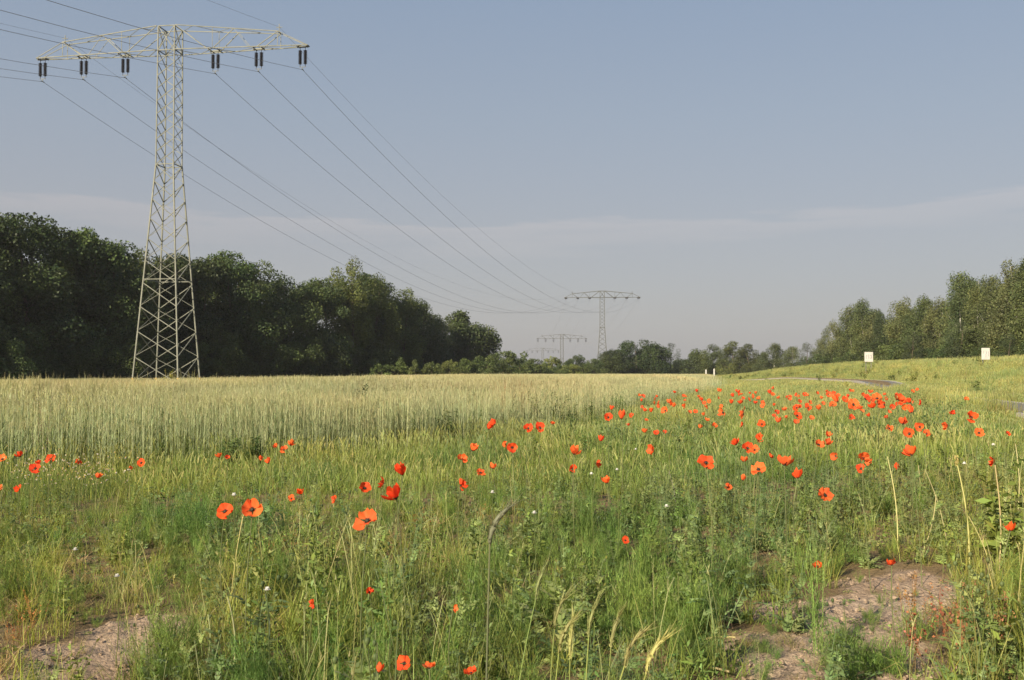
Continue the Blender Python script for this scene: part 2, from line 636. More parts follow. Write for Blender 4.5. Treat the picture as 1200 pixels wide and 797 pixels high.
def poppy_leaves(h, buds):
    g = G()
    leafy(g, (0, 0, .01), 12, .17, .035, BLUE, .05)
    ns = 7
    b = disc(ns, .07)
    az, ln, hh = RNG.uniform(0, 6.283, ns), np.abs(RNG.normal(0, .16, ns)), h * RNG.uniform(.6, 1.1, ns)
    e = g.strips(b, hh, az, ln, .15, .0045, jit(BLUE, ns), jit((.12, .15, .07), ns), 4, .8, RNG.uniform(-1, 1, ns))
    for q in range(ns):
        for k in range(3):
            t = RNG.uniform(.15, .8)
            leafy(g, b[q] * (1 - t) + e[q] * t, 1, .10, .022, BLUE, .005, lobes=4)
        if q < buds:
            bud(g, e[q] + np.array([.012, 0, -.005]), .008, (.10, .14, .06))
    return g


def mayweed(h, n=9, thr=95, spread=.42):
    g = G()
    b = disc(n, .06)
    az, ln, hh = RNG.uniform(0, 6.283, n), np.abs(RNG.normal(0, spread, n)), h * RNG.uniform(.6, 1.1, n)
    e = g.strips(b, hh, az, ln, .1, .004, jit((.16, .22, .06), n), jit(FEATH, n), 3, .6)
    m = n * thr
    q = RNG.integers(0, n, m)
    t = RNG.uniform(.12, 1.05, m)[:, None]
    p = b[q] * (1 - t) + e[q] * t + RNG.normal(0, .012, (m, 3))
    p[:, 2] = np.abs(p[:, 2])
    g.strips(p, .055 * RNG.uniform(.5, 1.3, m), RNG.uniform(0, 6.283, m), RNG.uniform(.2, 1.7, m), RNG.normal(0, .5, m), .0022, jit(FEATH, m, .3), jit((.085, .15, .03), m, .3), 2, .4, RNG.uniform(-1, 1, m))
    return g


def low_weed(n, size, col):
    g = G()
    p = disc(n, size * 1.4)
    p[:, 2] = RNG.uniform(.0, size * .9, n)
    nr = RNG.normal(size=(n, 3)); nr[:, 2] = np.abs(nr[:, 2]) + .6
    g.cards(p, size * .55 * RNG.uniform(.5, 1.2, n), nr, jit(col, n, .3), .55)
    g.strips(disc(5, size), size * 1.4, RNG.uniform(0, 6.28, 5), .5, .4, .004, jit(col, 5), jit(col, 5), 3, .5)
    return g


def sorrel(h, col=RUST, n=9):
    g = G()
    b = disc(n, .05)
    az, ln = RNG.uniform(0, 6.28, n), np.abs(RNG.normal(0, .2, n))
    hh = h * RNG.uniform(.6, 1.1, n)
    e = g.strips(b, hh, az, ln, .1, .003, jit((.16, .13, .05), n), jit(col, n), 3, .7)
    m = n * 15
    q = RNG.integers(0, n, m)
    t = RNG.uniform(.45, 1.02, m)[:, None]
    p = b[q] * (1 - t) + e[q] * t + RNG.normal(0, .006, (m, 3))
    g.cards(p, .012 * RNG.uniform(.6, 1.3, m), RNG.normal(size=(m, 3)), jit(col, m, .35), .8)
    return g


def broad_weed(h, n=6, col=(.13, .19, .055), leaf=.07):
    """upright leafy stems (fat hen, mugwort)"""
    g = G()
    b = disc(n, .05 + .06 * h)
    az, ln = RNG.uniform(0, 6.28, n), np.abs(RNG.normal(0, .18, n))
    e = g.strips(b, h * RNG.uniform(.6, 1.05, n), az, ln, .1, .007, jit((.11, .12, .05), n), jit(col, n), 4, .5)
    m = int(n * 34 * max(h, .5))
    q = RNG.integers(0, n, m)
    t = RNG.uniform(.08, 1.02, m)[:, None]
    d = RNG.normal(size=(m, 3)); d[:, 2] = np.abs(d[:, 2]) * .6
    d /= np.linalg.norm(d, axis=1, keepdims=True)
    sz = leaf * RNG.uniform(.5, 1.2, m) * (1.15 - .6 * t[:, 0])
    p = b[q] * (1 - t) + e[q] * t + d * sz[:, None] * .6
    nr = np.cross(d, RNG.normal(size=(m, 3))); nr[:, 2] = np.abs(nr[:, 2]) + .25
    g.cards(p, sz * 1.3, nr, jit(col, m, .3), .4, up=d)
    return g


def grass_patch(n, h, w, cols, size=1.0, heads=.25):
    """a square metre of meadow"""
    g = G()
    b = np.stack([RNG.uniform(-.6, .6, n) * size, RNG.uniform(-.6, .6, n) * size, np.zeros(n)], 1)
    ci = RNG.integers(0, len(cols), n)
    cc = np.array(cols)[ci]
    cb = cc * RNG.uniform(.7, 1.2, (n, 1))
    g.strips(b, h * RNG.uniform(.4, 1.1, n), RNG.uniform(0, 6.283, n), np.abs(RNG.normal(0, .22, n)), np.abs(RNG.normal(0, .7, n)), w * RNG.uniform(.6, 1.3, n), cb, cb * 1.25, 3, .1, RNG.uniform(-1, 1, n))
    k = int(n * heads)
    b = np.stack([RNG.uniform(-.6, .6, k) * size, RNG.uniform(-.6, .6, k) * size, np.zeros(k)], 1)
    az = RNG.uniform(0, 6.283, k)
    e = g.strips(b, h * RNG.uniform(.8, 1.35, k), az, np.abs(RNG.normal(0, .12, k)), .1, w * .7, jit((.25, .30, .085), k), jit((.33, .36, .14), k), 2, .8, RNG.uniform(-1, 1, k))
    for q in range(2):
        g.strips(e, .10 * RNG.uniform(.6, 1.2, k), az, .25, .3, w * 1.7, jit((.33, .37, .15), k), jit((.36, .36, .17), k), 2, .3, q * 1.57)
    return g


RYE_H = 1.0
RYE_S, RYE_L, RYE_E = (.365, .39, .23), (.32, .365, .195), (.445, .42, .255)


def rye_patch(n, lod):
    g = G()
    b = np.stack([RNG.uniform(-.55, .55, n), RNG.uniform(-.55, .55, n), np.zeros(n)], 1)
    az = RNG.uniform(0, 6.283, n)
    ln = np.abs(RNG.normal(0, .05, n))
    h = .90 * RNG.uniform(.86, 1.05, n)
    w = .0055 if lod == 0 else .010
    e = g.strips(b, h, az, ln, .06, w, jit(RYE_S, n, .15), jit((.42, .44, .26), n, .15), 2 if lod else 3, .8, RNG.uniform(-1, 1, n))
    if lod == 0:
        for q in range(3):
            t = RNG.uniform(.25, .75, n)[:, None]
            g.strips(b * (1 - t) + e * t, .22 * RNG.uniform(.6, 1.2, n), RNG.uniform(0, 6.28, n), .35, 1.6, .009, jit(RYE_L, n, .25), jit(RYE_L, n, .25), 3, .1)
    else:
        t = RNG.uniform(.3, .8, n)[:, None]
        g.strips(b * (1 - t) + e * t, .22, RNG.uniform(0, 6.28, n), .4, 1.4, .016, jit(RYE_L, n, .25), jit(RYE_L, n, .25), 2, .15)
    el = .115 * RNG.uniform(.75, 1.15, n)
    for q in range(2):
        g.strips(e, el, az, ln + .12, .5, .012 if lod == 0 else .02, jit(RYE_E, n, .15), jit(RYE_E, n, .15), 3 if lod == 0 else 2, .35, q * 1.57)
    if lod == 0:
        for q in range(5):
            f = RNG.uniform(.1, .9, n)[:, None] * el[:, None]
            g.strips(e + f * np.array([0, 0, .95]), .06, az + RNG.normal(0, .9, n), .35, .2, .0022, jit(RYE_E, n, .15), jit((.42, .38, .22), n, .15), 1, .3)
    return g


def litter():
    """matted dead straw lying on the ground"""
    g = G()
    n = 60
    b = disc(n, .13)
    b[:, 2] = RNG.uniform(.005, .07, n)
    g.strips(b, .16 * RNG.uniform(.5, 1.3, n), RNG.uniform(0, 6.28, n), RNG.uniform(1.0, 1.6, n), RNG.normal(0, .3, n), .0042, jit((.40, .30, .17), n, .3), jit((.50, .40, .25), n, .3), 2, .5, RNG.uniform(-1, 1, n))
    n = 14
    g.strips(disc(n, .1), .22 * RNG.uniform(.5, 1.2, n), RNG.uniform(0, 6.28, n), .5, .9, .005, jit(FRESH, n), jit(YEL, n), 3, .1)
    return g


# ---- prototypes
P_tuft = [proto('grass_tuft', grass_tuft(24, .34, .07, .0062, FRESH, (.24, .285, .072)), M_grass),
          proto('grass_tuft', grass_tuft(20, .42, .06, .0056, (.20, .255, .065), YEL, stems=1), M_grass),
          proto('grass_tuft', grass_tuft(26, .30, .08, .0070, FRESH, (.25, .29, .07), lean=.5), M_grass),
          proto('grass_tuft', grass_tuft(14, .46, .06, .0050, (.22, .25, .07), (.32, .31, .11), lean=.25, bend=.7, stems=1), M_grass),
          proto('grass_tuft', grass_tuft(26, .28, .08, .0050, (.27, .2, .09), DRY, lean=.5, bend=1.0), M_grass),          # 4 dry
          proto('grass_tuft', grass_tuft(18, .40, .06, .0048, (.30, .30, .11), PALE, lean=.35, stems=1), M_grass),         # 5 straw
          proto('poppy_leaves', poppy_leaves(.50, 4), M_weed), proto('poppy_leaves', poppy_leaves(.42, 5), M_weed), proto('poppy_leaves', poppy_leaves(.58, 3), M_weed),  # 6-8
          proto('mayweed', mayweed(.26), M_weed), proto('mayweed', mayweed(.32), M_weed),                                   # 9-10
          proto('low_weed', low_weed(44, .10, (.17, .235, .065)), M_weed), proto('low_weed', low_weed(36, .08, (.21, .26, .085)), M_weed),  # 11-12
          proto('sorrel', sorrel(.30), M_weed), proto('sorrel', sorrel(.36, (.30, .15, .06)), M_weed),                      # 13-14
          proto('broad_weed', broad_weed(.40), M_weed), proto('broad_weed', broad_weed(.5, 5, (.16, .22, .06), .055), M_weed),
          proto('straw_litter', litter(), M_grass)]  # 15-16

MG = [(.16, .232, .056), (.195, .262, .064), (.245, .288, .085), (.30, .32, .125)]
DRYB = (.40, .345, .16)
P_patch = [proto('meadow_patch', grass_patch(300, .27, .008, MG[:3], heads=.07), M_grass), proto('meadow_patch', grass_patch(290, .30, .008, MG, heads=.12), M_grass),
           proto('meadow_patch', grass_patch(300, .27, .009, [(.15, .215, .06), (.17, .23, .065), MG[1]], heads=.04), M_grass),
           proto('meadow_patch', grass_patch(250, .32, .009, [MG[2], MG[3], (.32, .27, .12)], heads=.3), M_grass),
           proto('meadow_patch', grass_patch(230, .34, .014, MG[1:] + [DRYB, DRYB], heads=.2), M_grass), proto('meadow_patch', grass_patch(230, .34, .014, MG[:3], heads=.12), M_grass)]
P_rye = [proto('rye_patch', rye_patch(105, 0), M_rye) for _ in range(3)] + [proto('rye_patch', rye_patch(80, 1), M_rye) for _ in range(3)]


def inpoly(x, y, poly):
    c = np.zeros(x.shape, bool)
    j = len(poly) - 1
    for i in range(len(poly)):
        xi, yi = poly[i]
        xj, yj = poly[j]
        c ^= ((yi > y) != (yj > y)) & (x < (xj - xi) * (y - yi) / (yj - yi + 1e-12) + xi)
        j = i
    return c


RYE = [(-90, 8), (-40, 11.8), (-7.7, 13.7), (-2.5, 16.7), (.8, 22.9), (4.6, 35), (11, 57), (30, 158), (14, 166), (2, 150), (-6, 138), (-15, 122), (-24, 114), (-33, 106), (-42, 93), (-58, 82), (-90, 70)]

# ---- rye field
sp = .82
yy, xx = np.meshgrid(np.arange(8, 180, sp), np.arange(-90, 32, sp), indexing='ij')
xx = (xx + RNG.uniform(-.35, .35, xx.shape)).ravel()
yy = (yy + RNG.uniform(-.35, .35, yy.shape)).ravel()
edge = .6 * wob(xx, yy, 3.0, 5)
k = inpoly(xx + edge * .5, yy + edge, RYE) & (np.abs(xx) < .56 * yy + 9)
xx, yy = xx[k], yy[k]
far = yy > 42
n = len(xx)
sc = np.ones((n, 3))
ring = inpoly(xx - .3, yy - 1.1, RYE) * .5 + inpoly(xx - .5, yy - 2.4, RYE) * .5
sc[:, 2] = (.80 + .20 * ring) * (1.0 + .055 * wob(xx, yy, 7, 15) + RNG.normal(0, .03, n)) * np.interp(yy, [15, 60, 160], [1.03, 1.0, .97])
scatter('rye_field', 'wide pale green rye field reaching from the grass to the forest', np.stack([xx, yy, gz(xx, yy)], 1), RNG.uniform(0, 6.283, n), sc,
        RNG.integers(0, 3, n) + 3 * far, P_rye, cat='rye')
n = 2000
t_ = RNG.uniform(0, 1, n)
ex = np.interp(t_, [0, .3, .5, .7, 1], [-12, -5, -2.5, .8, 11])
ey = np.interp(ex, [-40, -7.7, -2.5, .8, 4.6, 11], [11.8, 13.7, 16.7, 22.9, 35, 57]) - np.abs(RNG.normal(0, 1.0, n)) - .1
ex = ex + RNG.normal(0, .3, n)
sc = np.ones((n, 3)); sc[:, :2] = .6; sc[:, 2] = RNG.uniform(.5, .98, n)
P_edge = [proto('rye_edge', rye_patch(9, 0), M_rye) for _ in range(3)]
scatter('rye_edge', 'thin loose rye stalks along the front edge of the field', np.stack([ex, ey, gz(ex, ey)], 1), RNG.uniform(0, 6.28, n), sc, RNG.integers(0, 3, n), P_edge, cat='rye')
# a few taller ears breaking the field's skyline at the left
n = 130
yt = RNG.uniform(14.5, 34, n)
xt = -yt * RNG.uniform(.30, .52, n)
sc = np.ones((n, 3)); sc[:, :2] = .35; sc[:, 2] = RNG.uniform(1.10, 1.24, n)
P_tall = [proto('tall_rye', rye_patch(4, 0), M_rye) for _ in range(3)]
scatter('tall_rye_ears', 'taller rye ears standing out above the left end of the field', np.stack([xt, yt, gz(xt, yt)], 1), RNG.uniform(0, 6.28, n), sc, RNG.integers(0, 3, n), P_tall, cat='rye')

# ---- meadow patches (beyond 12 m) and bank
sp = .72
yy, xx = np.meshgrid(np.arange(10.5, 185, sp), np.arange(-30, 62, sp), indexing='ij')
xx = (xx + RNG.uniform(-.3, .3, xx.shape)).ravel()
yy = (yy + RNG.uniform(-.3, .3, yy.shape)).ravel()
edge = .7 * wob(xx, yy, 3.0, 5)
pmx = path_mid(yy)
xc, zc = crest(yy)
onpath = (xx > pmx - .5) & (xx < pmx + 2.25)
k = ~inpoly(xx, yy + edge * .6 - .5, RYE) & (np.abs(xx) < .56 * yy + 5) & ~onpath & (xx > -.72 * yy) & (xx < xc + 9) & ~((yy > 60) & (xx < .186 * yy - 1.0))
k &= ~((yy < 70) & (xx < -30))
xx, yy, pmx, xc = xx[k], yy[k], pmx[k], xc[k]
n = len(xx)
onbank = xx > pmx + 2.2
wv = wob(xx, yy, 6, 25) + RNG.normal(0, .5, n)
idx = np.where(yy < 38, np.where(wv > .7, 3, np.where(wv > 0, 1, np.where(wv > -.6, 0, 2))), np.where(wv > -.1, 4, 5))
idx = np.where(onbank, np.where(wv > .9, 3, np.where(wv > -.75, 4, np.where(yy < 60, 1, 5))), idx)
sz = (1.0 + .12 * wob(xx, yy, 4, 8)) * RNG.uniform(.85, 1.15, n)
sc = np.ones((n, 3))
c_ = xx - .24 * yy
sc[:, 2] = sz * np.where(onbank, np.interp(xx - pmx, [2.2, 5, 9], [.55, .85, 1.15]), np.interp(xx - pmx, [-3.5, -2.0, -.4], [.92, .7, .38]) * np.where(yy < 22, .85, 1))
for (bx, by) in ((29.96, 86), (28.7, 62)):
    sc[:, 2] *= np.where((np.abs(xx - bx * yy / by) < .9) & (by - yy > -.8) & (by - yy < 6), .45, 1)
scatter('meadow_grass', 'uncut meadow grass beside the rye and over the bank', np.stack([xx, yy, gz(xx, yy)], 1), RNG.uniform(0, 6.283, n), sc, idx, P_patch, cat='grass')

# ---- taller weeds on the bank and in the far meadow
P_bank = [proto('bank_weed', broad_weed(.62, 9, (.15, .18, .05), .11), M_weed), proto('bank_weed', broad_weed(.5, 10, (.115, .16, .045), .12), M_weed),
          proto('bank_weed', broad_weed(.75, 7, (.20, .21, .06), .10), M_weed), proto('bank_weed', sorrel(.7, (.33, .28, .14), 10), M_weed), proto('bank_weed', sorrel(.6, (.30, .19, .10), 8), M_weed)]
n = 9000
yy = np.sqrt(RNG.uniform(18 ** 2, 175 ** 2, n))
xx = RNG.uniform(0, 45, n)
pmx = path_mid(yy)
xc, zc = crest(yy)
wv = wob(xx, yy, 4.0, 14) + .6 * wob(xx, yy, 1.6, 30)
k = (((xx > pmx + 2.8) & (wv > .15)) | ((xx < pmx - .8) & (xx > .3 * yy - 6) & (xx > .186 * yy + 2) & (yy > 24) & (wv > .75))) & (xx < xc + 8) & (xx < .56 * yy + 5)
xx, yy, wv = xx[k], yy[k], wv[k]
n = len(xx)
onb = xx > path_mid(yy) + 2
scatter('bank_weeds', 'leafy weeds and seeding stems making the grassy bank bumpy', np.stack([xx, yy, gz(xx, yy)], 1), RNG.uniform(0, 6.28, n), RNG.uniform(.6, 1.25, n) * np.where(onb, 1, .75) * (.8 + .25 * np.clip(wv, 0, 1.5)),
        np.where(RNG.uniform(0, 1, n) < .8, RNG.integers(0, 3, n), RNG.integers(3, 5, n)), P_bank, cat='weeds')

n = 2600
yy = np.sqrt(RNG.uniform(13 ** 2, 42 ** 2, n))
xx = yy * RNG.uniform(-.1, .44, n)
wv = wob(xx, yy, 2.6, 19)
k = (wv > .1) & ~inpoly(xx, yy - .5, RYE) & (xx < path_mid(yy) - .8)
xx, yy = xx[k], yy[k]
n = len(xx)
scatter('meadow_weeds', 'dark green poppy foliage between the blooms of the meadow', np.stack([xx, yy, gz(xx, yy)], 1), RNG.uniform(0, 6.28, n), RNG.uniform(.65, 1.0, n), RNG.integers(0, 4, n), P_tuft[6:9] + P_tuft[15:16], cat='weeds')
n = 100
yy = np.where(RNG.uniform(0, 1, n) < .72, RNG.uniform(30, 37, n), RNG.uniform(21, 30, n))
xx = path_mid(yy) - .2 - np.abs(RNG.normal(0, .5, n))
scatter('path_side_grass', 'taller pale grass along the near side of the path', np.stack([xx, yy, gz(xx, yy)], 1), RNG.uniform(0, 6.28, n), np.stack([np.full(n, .6), np.full(n, .6), RNG.uniform(.45, 1.15, n)], 1), RNG.integers(0, 2, n), P_patch[3:5], cat='grass')

# ---- foreground plants (2.2 .. 14 m)
ell = lambda px, py, cx, cy, rx, ry: np.clip(1.35 - np.hypot((px - cx) / rx, (py - cy) / ry), 0, 1)
bands = [(2.1, 4, 95), (4, 6, 85), (6, 9, 66), (9, 14.5, 44)]
X, Y = [], []
for d0, d1, dens in bands:
    n = int(dens * .64 * (d1 ** 2 - d0 ** 2))
    y = np.sqrt(RNG.uniform(d0 ** 2, d1 ** 2, n))
    X.append(y * RNG.uniform(-.64, .64, n))
    Y.append(y)
X, Y = np.concatenate(X), np.concatenate(Y)
Z = gz(X, Y)
px, py = proj(X, Y, Z)
pt = np.clip(py, 0, 1100)
b = bare(X, Y)
n = len(X)
u = RNG.uniform(0, 1, n)
w1 = wob(X, Y, 1.1, 2)
w2 = wob(X, Y, .7, 17)
idx = RNG.choice([0, 1, 2, 3], n, p=[.40, .24, .28, .08])
# weights of the other kinds by area
z_blue = np.clip(ell(px, py, 935, 600, 190, 110) + .25 * (w2 > .55) + .55 * ell(px, py, 700, 560, 160, 60), 0, 1)
z_dry = np.clip(ell(px, py, 520, 640, 110, 50) + ell(px, py, 330, 660, 100, 45) + 1.3 * ell(px, py, 40, 745, 160, 80) + .6 * ell(px, py, 600, 690, 70, 50) + .45 * (w1 < -.75) + .5 * ell(px, py, 690, 680, 60, 60), 0, 1)
z_may = np.clip(ell(px, py, 720, 720, 150, 90) + ell(px, py, 700, 600, 120, 50) * .5 + ell(px, py, 220, 650, 90, 40) + .30 * (w1 > .6), 0, 1)
z_rust = np.clip(ell(px, py, 1110, 780, 90, 50), 0, 1)
idx = np.where(u < .62 * z_blue, RNG.choice([6, 7, 8, 16, 15], n, p=[.32, .29, .25, .09, .05]), idx)
u2 = RNG.uniform(0, 1, n)
idx = np.where(u2 < .5 * z_dry, RNG.choice([4, 5, 14, 12, 17], n, p=[.26, .20, .06, .14, .34]), idx)
u3 = RNG.uniform(0, 1, n)
idx = np.where(u3 < .7 * z_may, RNG.choice([9, 10, 11, 12], n, p=[.36, .34, .16, .14]), idx)
u4 = RNG.uniform(0, 1, n)
idx = np.where(u4 < .34, RNG.choice([6, 7, 12, 12, 16, 10, 9, 17, 17], n), idx)
idx = np.where((RNG.uniform(0, 1, n) < .42 * z_rust), RNG.choice([13, 14, 4], n), idx)
idx = np.where(b > .25, RNG.choice([12, 11, 4, 9, 17], n, p=[.34, .16, .14, .12, .24]), idx)
s = RNG.uniform(.72, 1.22, n) * (1 + .16 * w1)
# plants very near the lens stay low, except the tall grass at the bottom centre
tallc = np.clip(ell(px, np.minimum(py, 800), 420, 760, 230, 130), 0, 1)
lim = np.interp(Y, [2.1, 3.0, 4.0, 5, 7, 9, 14], [.42, .6, .85, .85, .72, .6, .55])
s = s * np.maximum(lim, .95 * tallc)
s = s * np.where((px < 260) & (py > 650), .80, 1) * .92
hard = (.60 - .03 * Y) * np.interp(Y, [6, 14], [1, .75])
s = np.minimum(s, np.clip(hard, .2, .62) / .5)
s = np.where(b > .25, s * RNG.uniform(.25, .6, n), s)
s = s * (1 - .35 * np.clip(ell(px, py, 1050, 690, 160, 60) + ell(px, py, 130, 740, 110, 40), 0, 1))
zm = np.clip(1.4 * ell(px, py, 740, 700, 150, 80), 0, 1)
s = np.where(idx <= 5, s * (1 - .42 * zm), s)
keep = RNG.uniform(0, 1, n) < np.where(b > .25, .42, 1.0)
keep &= ~((idx <= 5) & (RNG.uniform(0, 1, n) < .4 * zm))
keep &= ~((b > .05) & (b <= .25) & (RNG.uniform(0, 1, n) < .5))
keep &= RNG.uniform(0, 1, n) < np.where(Y < 3.2, np.maximum(.35, tallc), 1)
keep &= ~inpoly(X, Y - .4, RYE) & (X < path_mid(Y) - .3)
X, Y, Z, idx, s = X[keep], Y[keep], Z[keep], idx[keep], s[keep]
n = len(X)
sc = np.stack([s * RNG.uniform(.85, 1.2, n), s * RNG.uniform(.85, 1.2, n), s * RNG.uniform(.85, 1.15, n)], 1)
tilt = RNG.normal(0, .10, (n, 2))
fg = [(('grass', 'foreground_grass', 'green and straw coloured grass tufts filling the foreground'), idx <= 5),
      (('weeds', 'foreground_weeds', 'leafy poppy foliage, feathery mayweed and low weeds between the grass'), idx > 5)]
for (cat, nm, lab), kk in fg:
    off = 0 if cat == 'grass' else 6
    scatter(nm, lab, np.stack([X[kk], Y[kk], Z[kk]], 1), RNG.uniform(0, 6.283, kk.sum()), sc[kk], idx[kk] - off, P_tuft[:6] if off == 0 else P_tuft[6:], tilt[kk], cat=cat)

n = 2600
t_ = RNG.uniform(0, 1, n)
ex = np.interp(t_, [0, .35, .55, .75, 1], [-11, -5, -2.5, .8, 8])
off = np.abs(RNG.normal(0, 1.3, n))
ey = np.interp(ex, [-40, -7.7, -2.5, .8, 4.6, 11], [11.8, 13.7, 16.7, 22.9, 35, 57]) - off + .4
ex = ex + RNG.normal(0, .3, n) + np.where(ex > 0, off * .3, 0)
wv = wob(ex, ey, 1.5, 21)
ix = RNG.choice([0, 1, 3, 5, 10, 11], n, p=[.22, .26, .22, .10, .12, .08])
ix = np.where((wv > .8) & (RNG.uniform(0, 1, n) < .5), 10, ix)
scatter('field_edge_grass', 'taller grass and weeds grading into the rye along its front edge', np.stack([ex, ey, gz(ex, ey)], 1), RNG.uniform(0, 6.28, n), np.clip(1.5 - .32 * off, .7, 1.5) * RNG.uniform(.7, 1.15, n), ix,
        P_tuft[:6] + P_tuft[6:9] + P_tuft[9:10] + P_tuft[15:17], RNG.normal(0, .08, (n, 2)), cat='grass')

# soil clods and straw bits on the bare patches
g = G()
v = []
for q in range(3):
    g = G()
    rr_ = RNG.uniform(.7, 1.2, 7)
    g.lathe([(0, -.7), (.75 * rr_[0], -.4), (1.0 * rr_[1], 0), (.7 * rr_[2], .45 * rr_[3]), (0, .65 * rr_[4])], 7)
    g.v[0] = g.v[0] * RNG.uniform(.8, 1.2, g.v[0].shape)
    v.append(proto('soil_clod', g, M_ground))
n = 14000
X = RNG.uniform(-2.4, 2.8, n); Y = RNG.uniform(2.8, 7.5, n)
k = bare(X, Y) > .25
X, Y = X[k], Y[k]
n = len(X)
scatter('soil_clods', 'crumbs and clods of sandy soil on the bare patches', np.stack([X, Y, gz(X, Y) + .004], 1), RNG.uniform(0, 6.28, n), .0025 + .011 * RNG.uniform(0, 1, n) ** 4, RNG.integers(0, 3, n), v, RNG.uniform(-1, 1, (n, 2)), cat='soil')

# white chamomile speckles far left
g = G()
for q in range(9):
    a = RNG.uniform(0, 6.28)
    p = disc(1, .16)[0] + np.array([0, 0, RNG.uniform(.26, .42)])
    q0 = p + np.array([RNG.normal(0, .05), RNG.normal(0, .05), 0])
    g.tube([[q0[0], q0[1], 0], [(p[0] + q0[0]) / 2 + .01, (p[1] + q0[1]) / 2, p[2] * .5], p], .0012, (.10, .15, .04), k=3)
    m = 10
    g.cards(np.tile(p, (5, 1)) + RNG.normal(0, .003, (5, 3)), .011, RNG.normal(size=(5, 3)) + np.array([0, -.6, .6]), (.52, .50, .42), 1.0, 1)
    g.lathe([(.005, 0), (.004, .004), (0, .005)], 6, (.6, .4, .03), 1, p)
P_cham = [proto('chamomile', g, [M_weed, M_white])]
n = 26
X = []; Y = []
while len(X) < n:
    a, b_ = random.gauss(78, 55), random.gauss(562, 9)
    x, y = ground_at(a, b_ + 34)
    X.append(x); Y.append(y)
X, Y = np.array(X), np.array(Y)
scatter('chamomile_patch', 'whitish patch of flowering chamomile in the grass at the far left', np.stack([X, Y, gz(X, Y)], 1), RNG.uniform(0, 6.28, n), RNG.uniform(.8, 1.3, n), np.zeros(n), P_cham, cat='flowers')
exec_marker = None

# ------------------------------------------------------------------ trees
def crown_mesh(name, H, R_, t0, nb, br, nc, size, col, prof, asp=.7, vert=1.0, droop=0, cvar=.22, lean=0.0):
    g = G()
    t = t0 + (1 - t0) * RNG.uniform(0, 1, nb) ** .9
    a = RNG.uniform(0, 6.283, nb)
    env = np.array([prof((q - t0) / (1 - t0)) for q in t]) * R_
    q = env * np.sqrt(RNG.uniform(.05, 1, nb))
    B = np.stack([q * np.cos(a) + lean * t * H, q * np.sin(a), t * H * (1 - br * .35)], 1)
    r = br * H * RNG.uniform(.6, 1.25, nb) * (1.1 - .45 * t)
    bi = RNG.choice(nb, nc, p=r ** 2 / np.sum(r ** 2))
    d = RNG.normal(size=(nc, 3))
    d /= np.linalg.norm(d, axis=1, keepdims=True)
    rad = r[bi] * RNG.uniform(.35, 1.12, nc) ** .6
    p = B[bi] + d * rad[:, None] * np.array([1, 1, vert])
    p[:, 2] -= droop * RNG.uniform(0, 1, nc) ** 2 * r[bi]
    p[:, 2] = np.maximum(p[:, 2], .1)
    nr = d * .8 + RNG.normal(size=(nc, 3)) * .7
    cl = np.asarray(col) * (RNG.uniform(1 - cvar, 1 + cvar, nb)[bi] * RNG.uniform(.75, 1.25, nc))[:, None] * RNG.uniform(.93, 1.07, (nc, 3))
    g.cards(p, size * RNG.uniform(.55, 1.25, nc), nr, cl, asp)
    return g.mesh(name, M_leaf), B, r


def trunk_mesh(name, H, B, r, rad, mat, lean=0.0, bend=.02, top=.93, limbs=14):
    g = G()
    ts = np.linspace(0, top, 9)
    ax = np.stack([lean * ts * H + bend * H * np.sin(ts * 5), bend * H * np.cos(ts * 4) - bend * H, ts * H], 1)
    g.tube(ax, rad * (1 - ts / top * .88) * np.where(ts == 0, 1.35, 1), k=8)
    for q in RNG.permutation(len(B))[:limbs]:
        e = B[q]
        t = np.clip(e[2] / H - .16, .12, top - .05)
        s_ = np.array([np.interp(t, ts, ax[:, k]) for k in range(3)])
        m = (s_ + e) / 2 + np.array([0, 0, -.04 * H])
        g.tube([s_, m, e], [rad * .34 * (1.1 - t), rad * .22 * (1.1 - t), rad * .07], k=5)
    return g.mesh(name, mat, True)


rnd = lambda e: (lambda q: math.sqrt(max(0, 1 - ((q - e) / (1 - e if q > e else e + .05)) ** 2)) * .9 + .1)
cone = lambda q: (1 - q) ** .75 * (.35 + .65 * min(1, q / .25)) + .06
TREES = {}


def tree_proto(key, H, R_, t0, nb, br, nc, size, col, prof, rad, bark, **kw):
    lean = kw.pop('lean', 0.0)
    limbs = kw.pop('limbs', 14)
    top = kw.pop('top', .93)
    cm, B, r = crown_mesh('crown', H, R_, t0, nb, br, nc, size, col, prof, lean=lean, **kw)
    TREES.setdefault(key, []).append((H, cm, trunk_mesh('trunk', H, B, r, rad, bark, lean=lean, limbs=limbs, top=top)))


DK = (.044, .064, .023)
for q in range(4):
    tree_proto('broadleaf', 16, 4.4, .04, 40, .125, 19000, .30, np.array(DK) * (1 + .12 * q), rnd(.45), .26, M_bark)
for q in range(3):
    tree_proto('light', 16, 3.0, .06, 46, .095, 21000, .26, (.085, .108, .034), rnd(.42), .20, M_bark, vert=1.4)
for q in range(4):
    tree_proto('birch', 10, 1.75, .03, 60, .085, 19500, .175, np.array([(.10, .122, .05), (.088, .112, .046), (.108, .124, .054), (.082, .106, .046)][q]), rnd(.40), .10, M_birch, vert=1.5, droop=1.2, asp=.55, lean=[0, .03, -.03, .05][q], limbs=16, top=.97)
for q in range(2):
    tree_proto('pine', 9, 2.2, .08, 40, .105, 10000, .17, (.055, .075, .042), rnd(.5), .13, M_bark, asp=.35)
for q in range(3):
    tree_proto('bush', 4, 2.3, .0, 26, .17, 4200, .20, np.array([(.095, .128, .04), (.105, .132, .04), (.085, .115, .038)][q]), rnd(.25), .07, M_bark, limbs=8, top=.8)
for q in range(2):
    tree_proto('spire', 4, 1.2, .0, 26, .11, 3000, .16, (.12, .155, .05), cone, .05, M_bark, limbs=6)
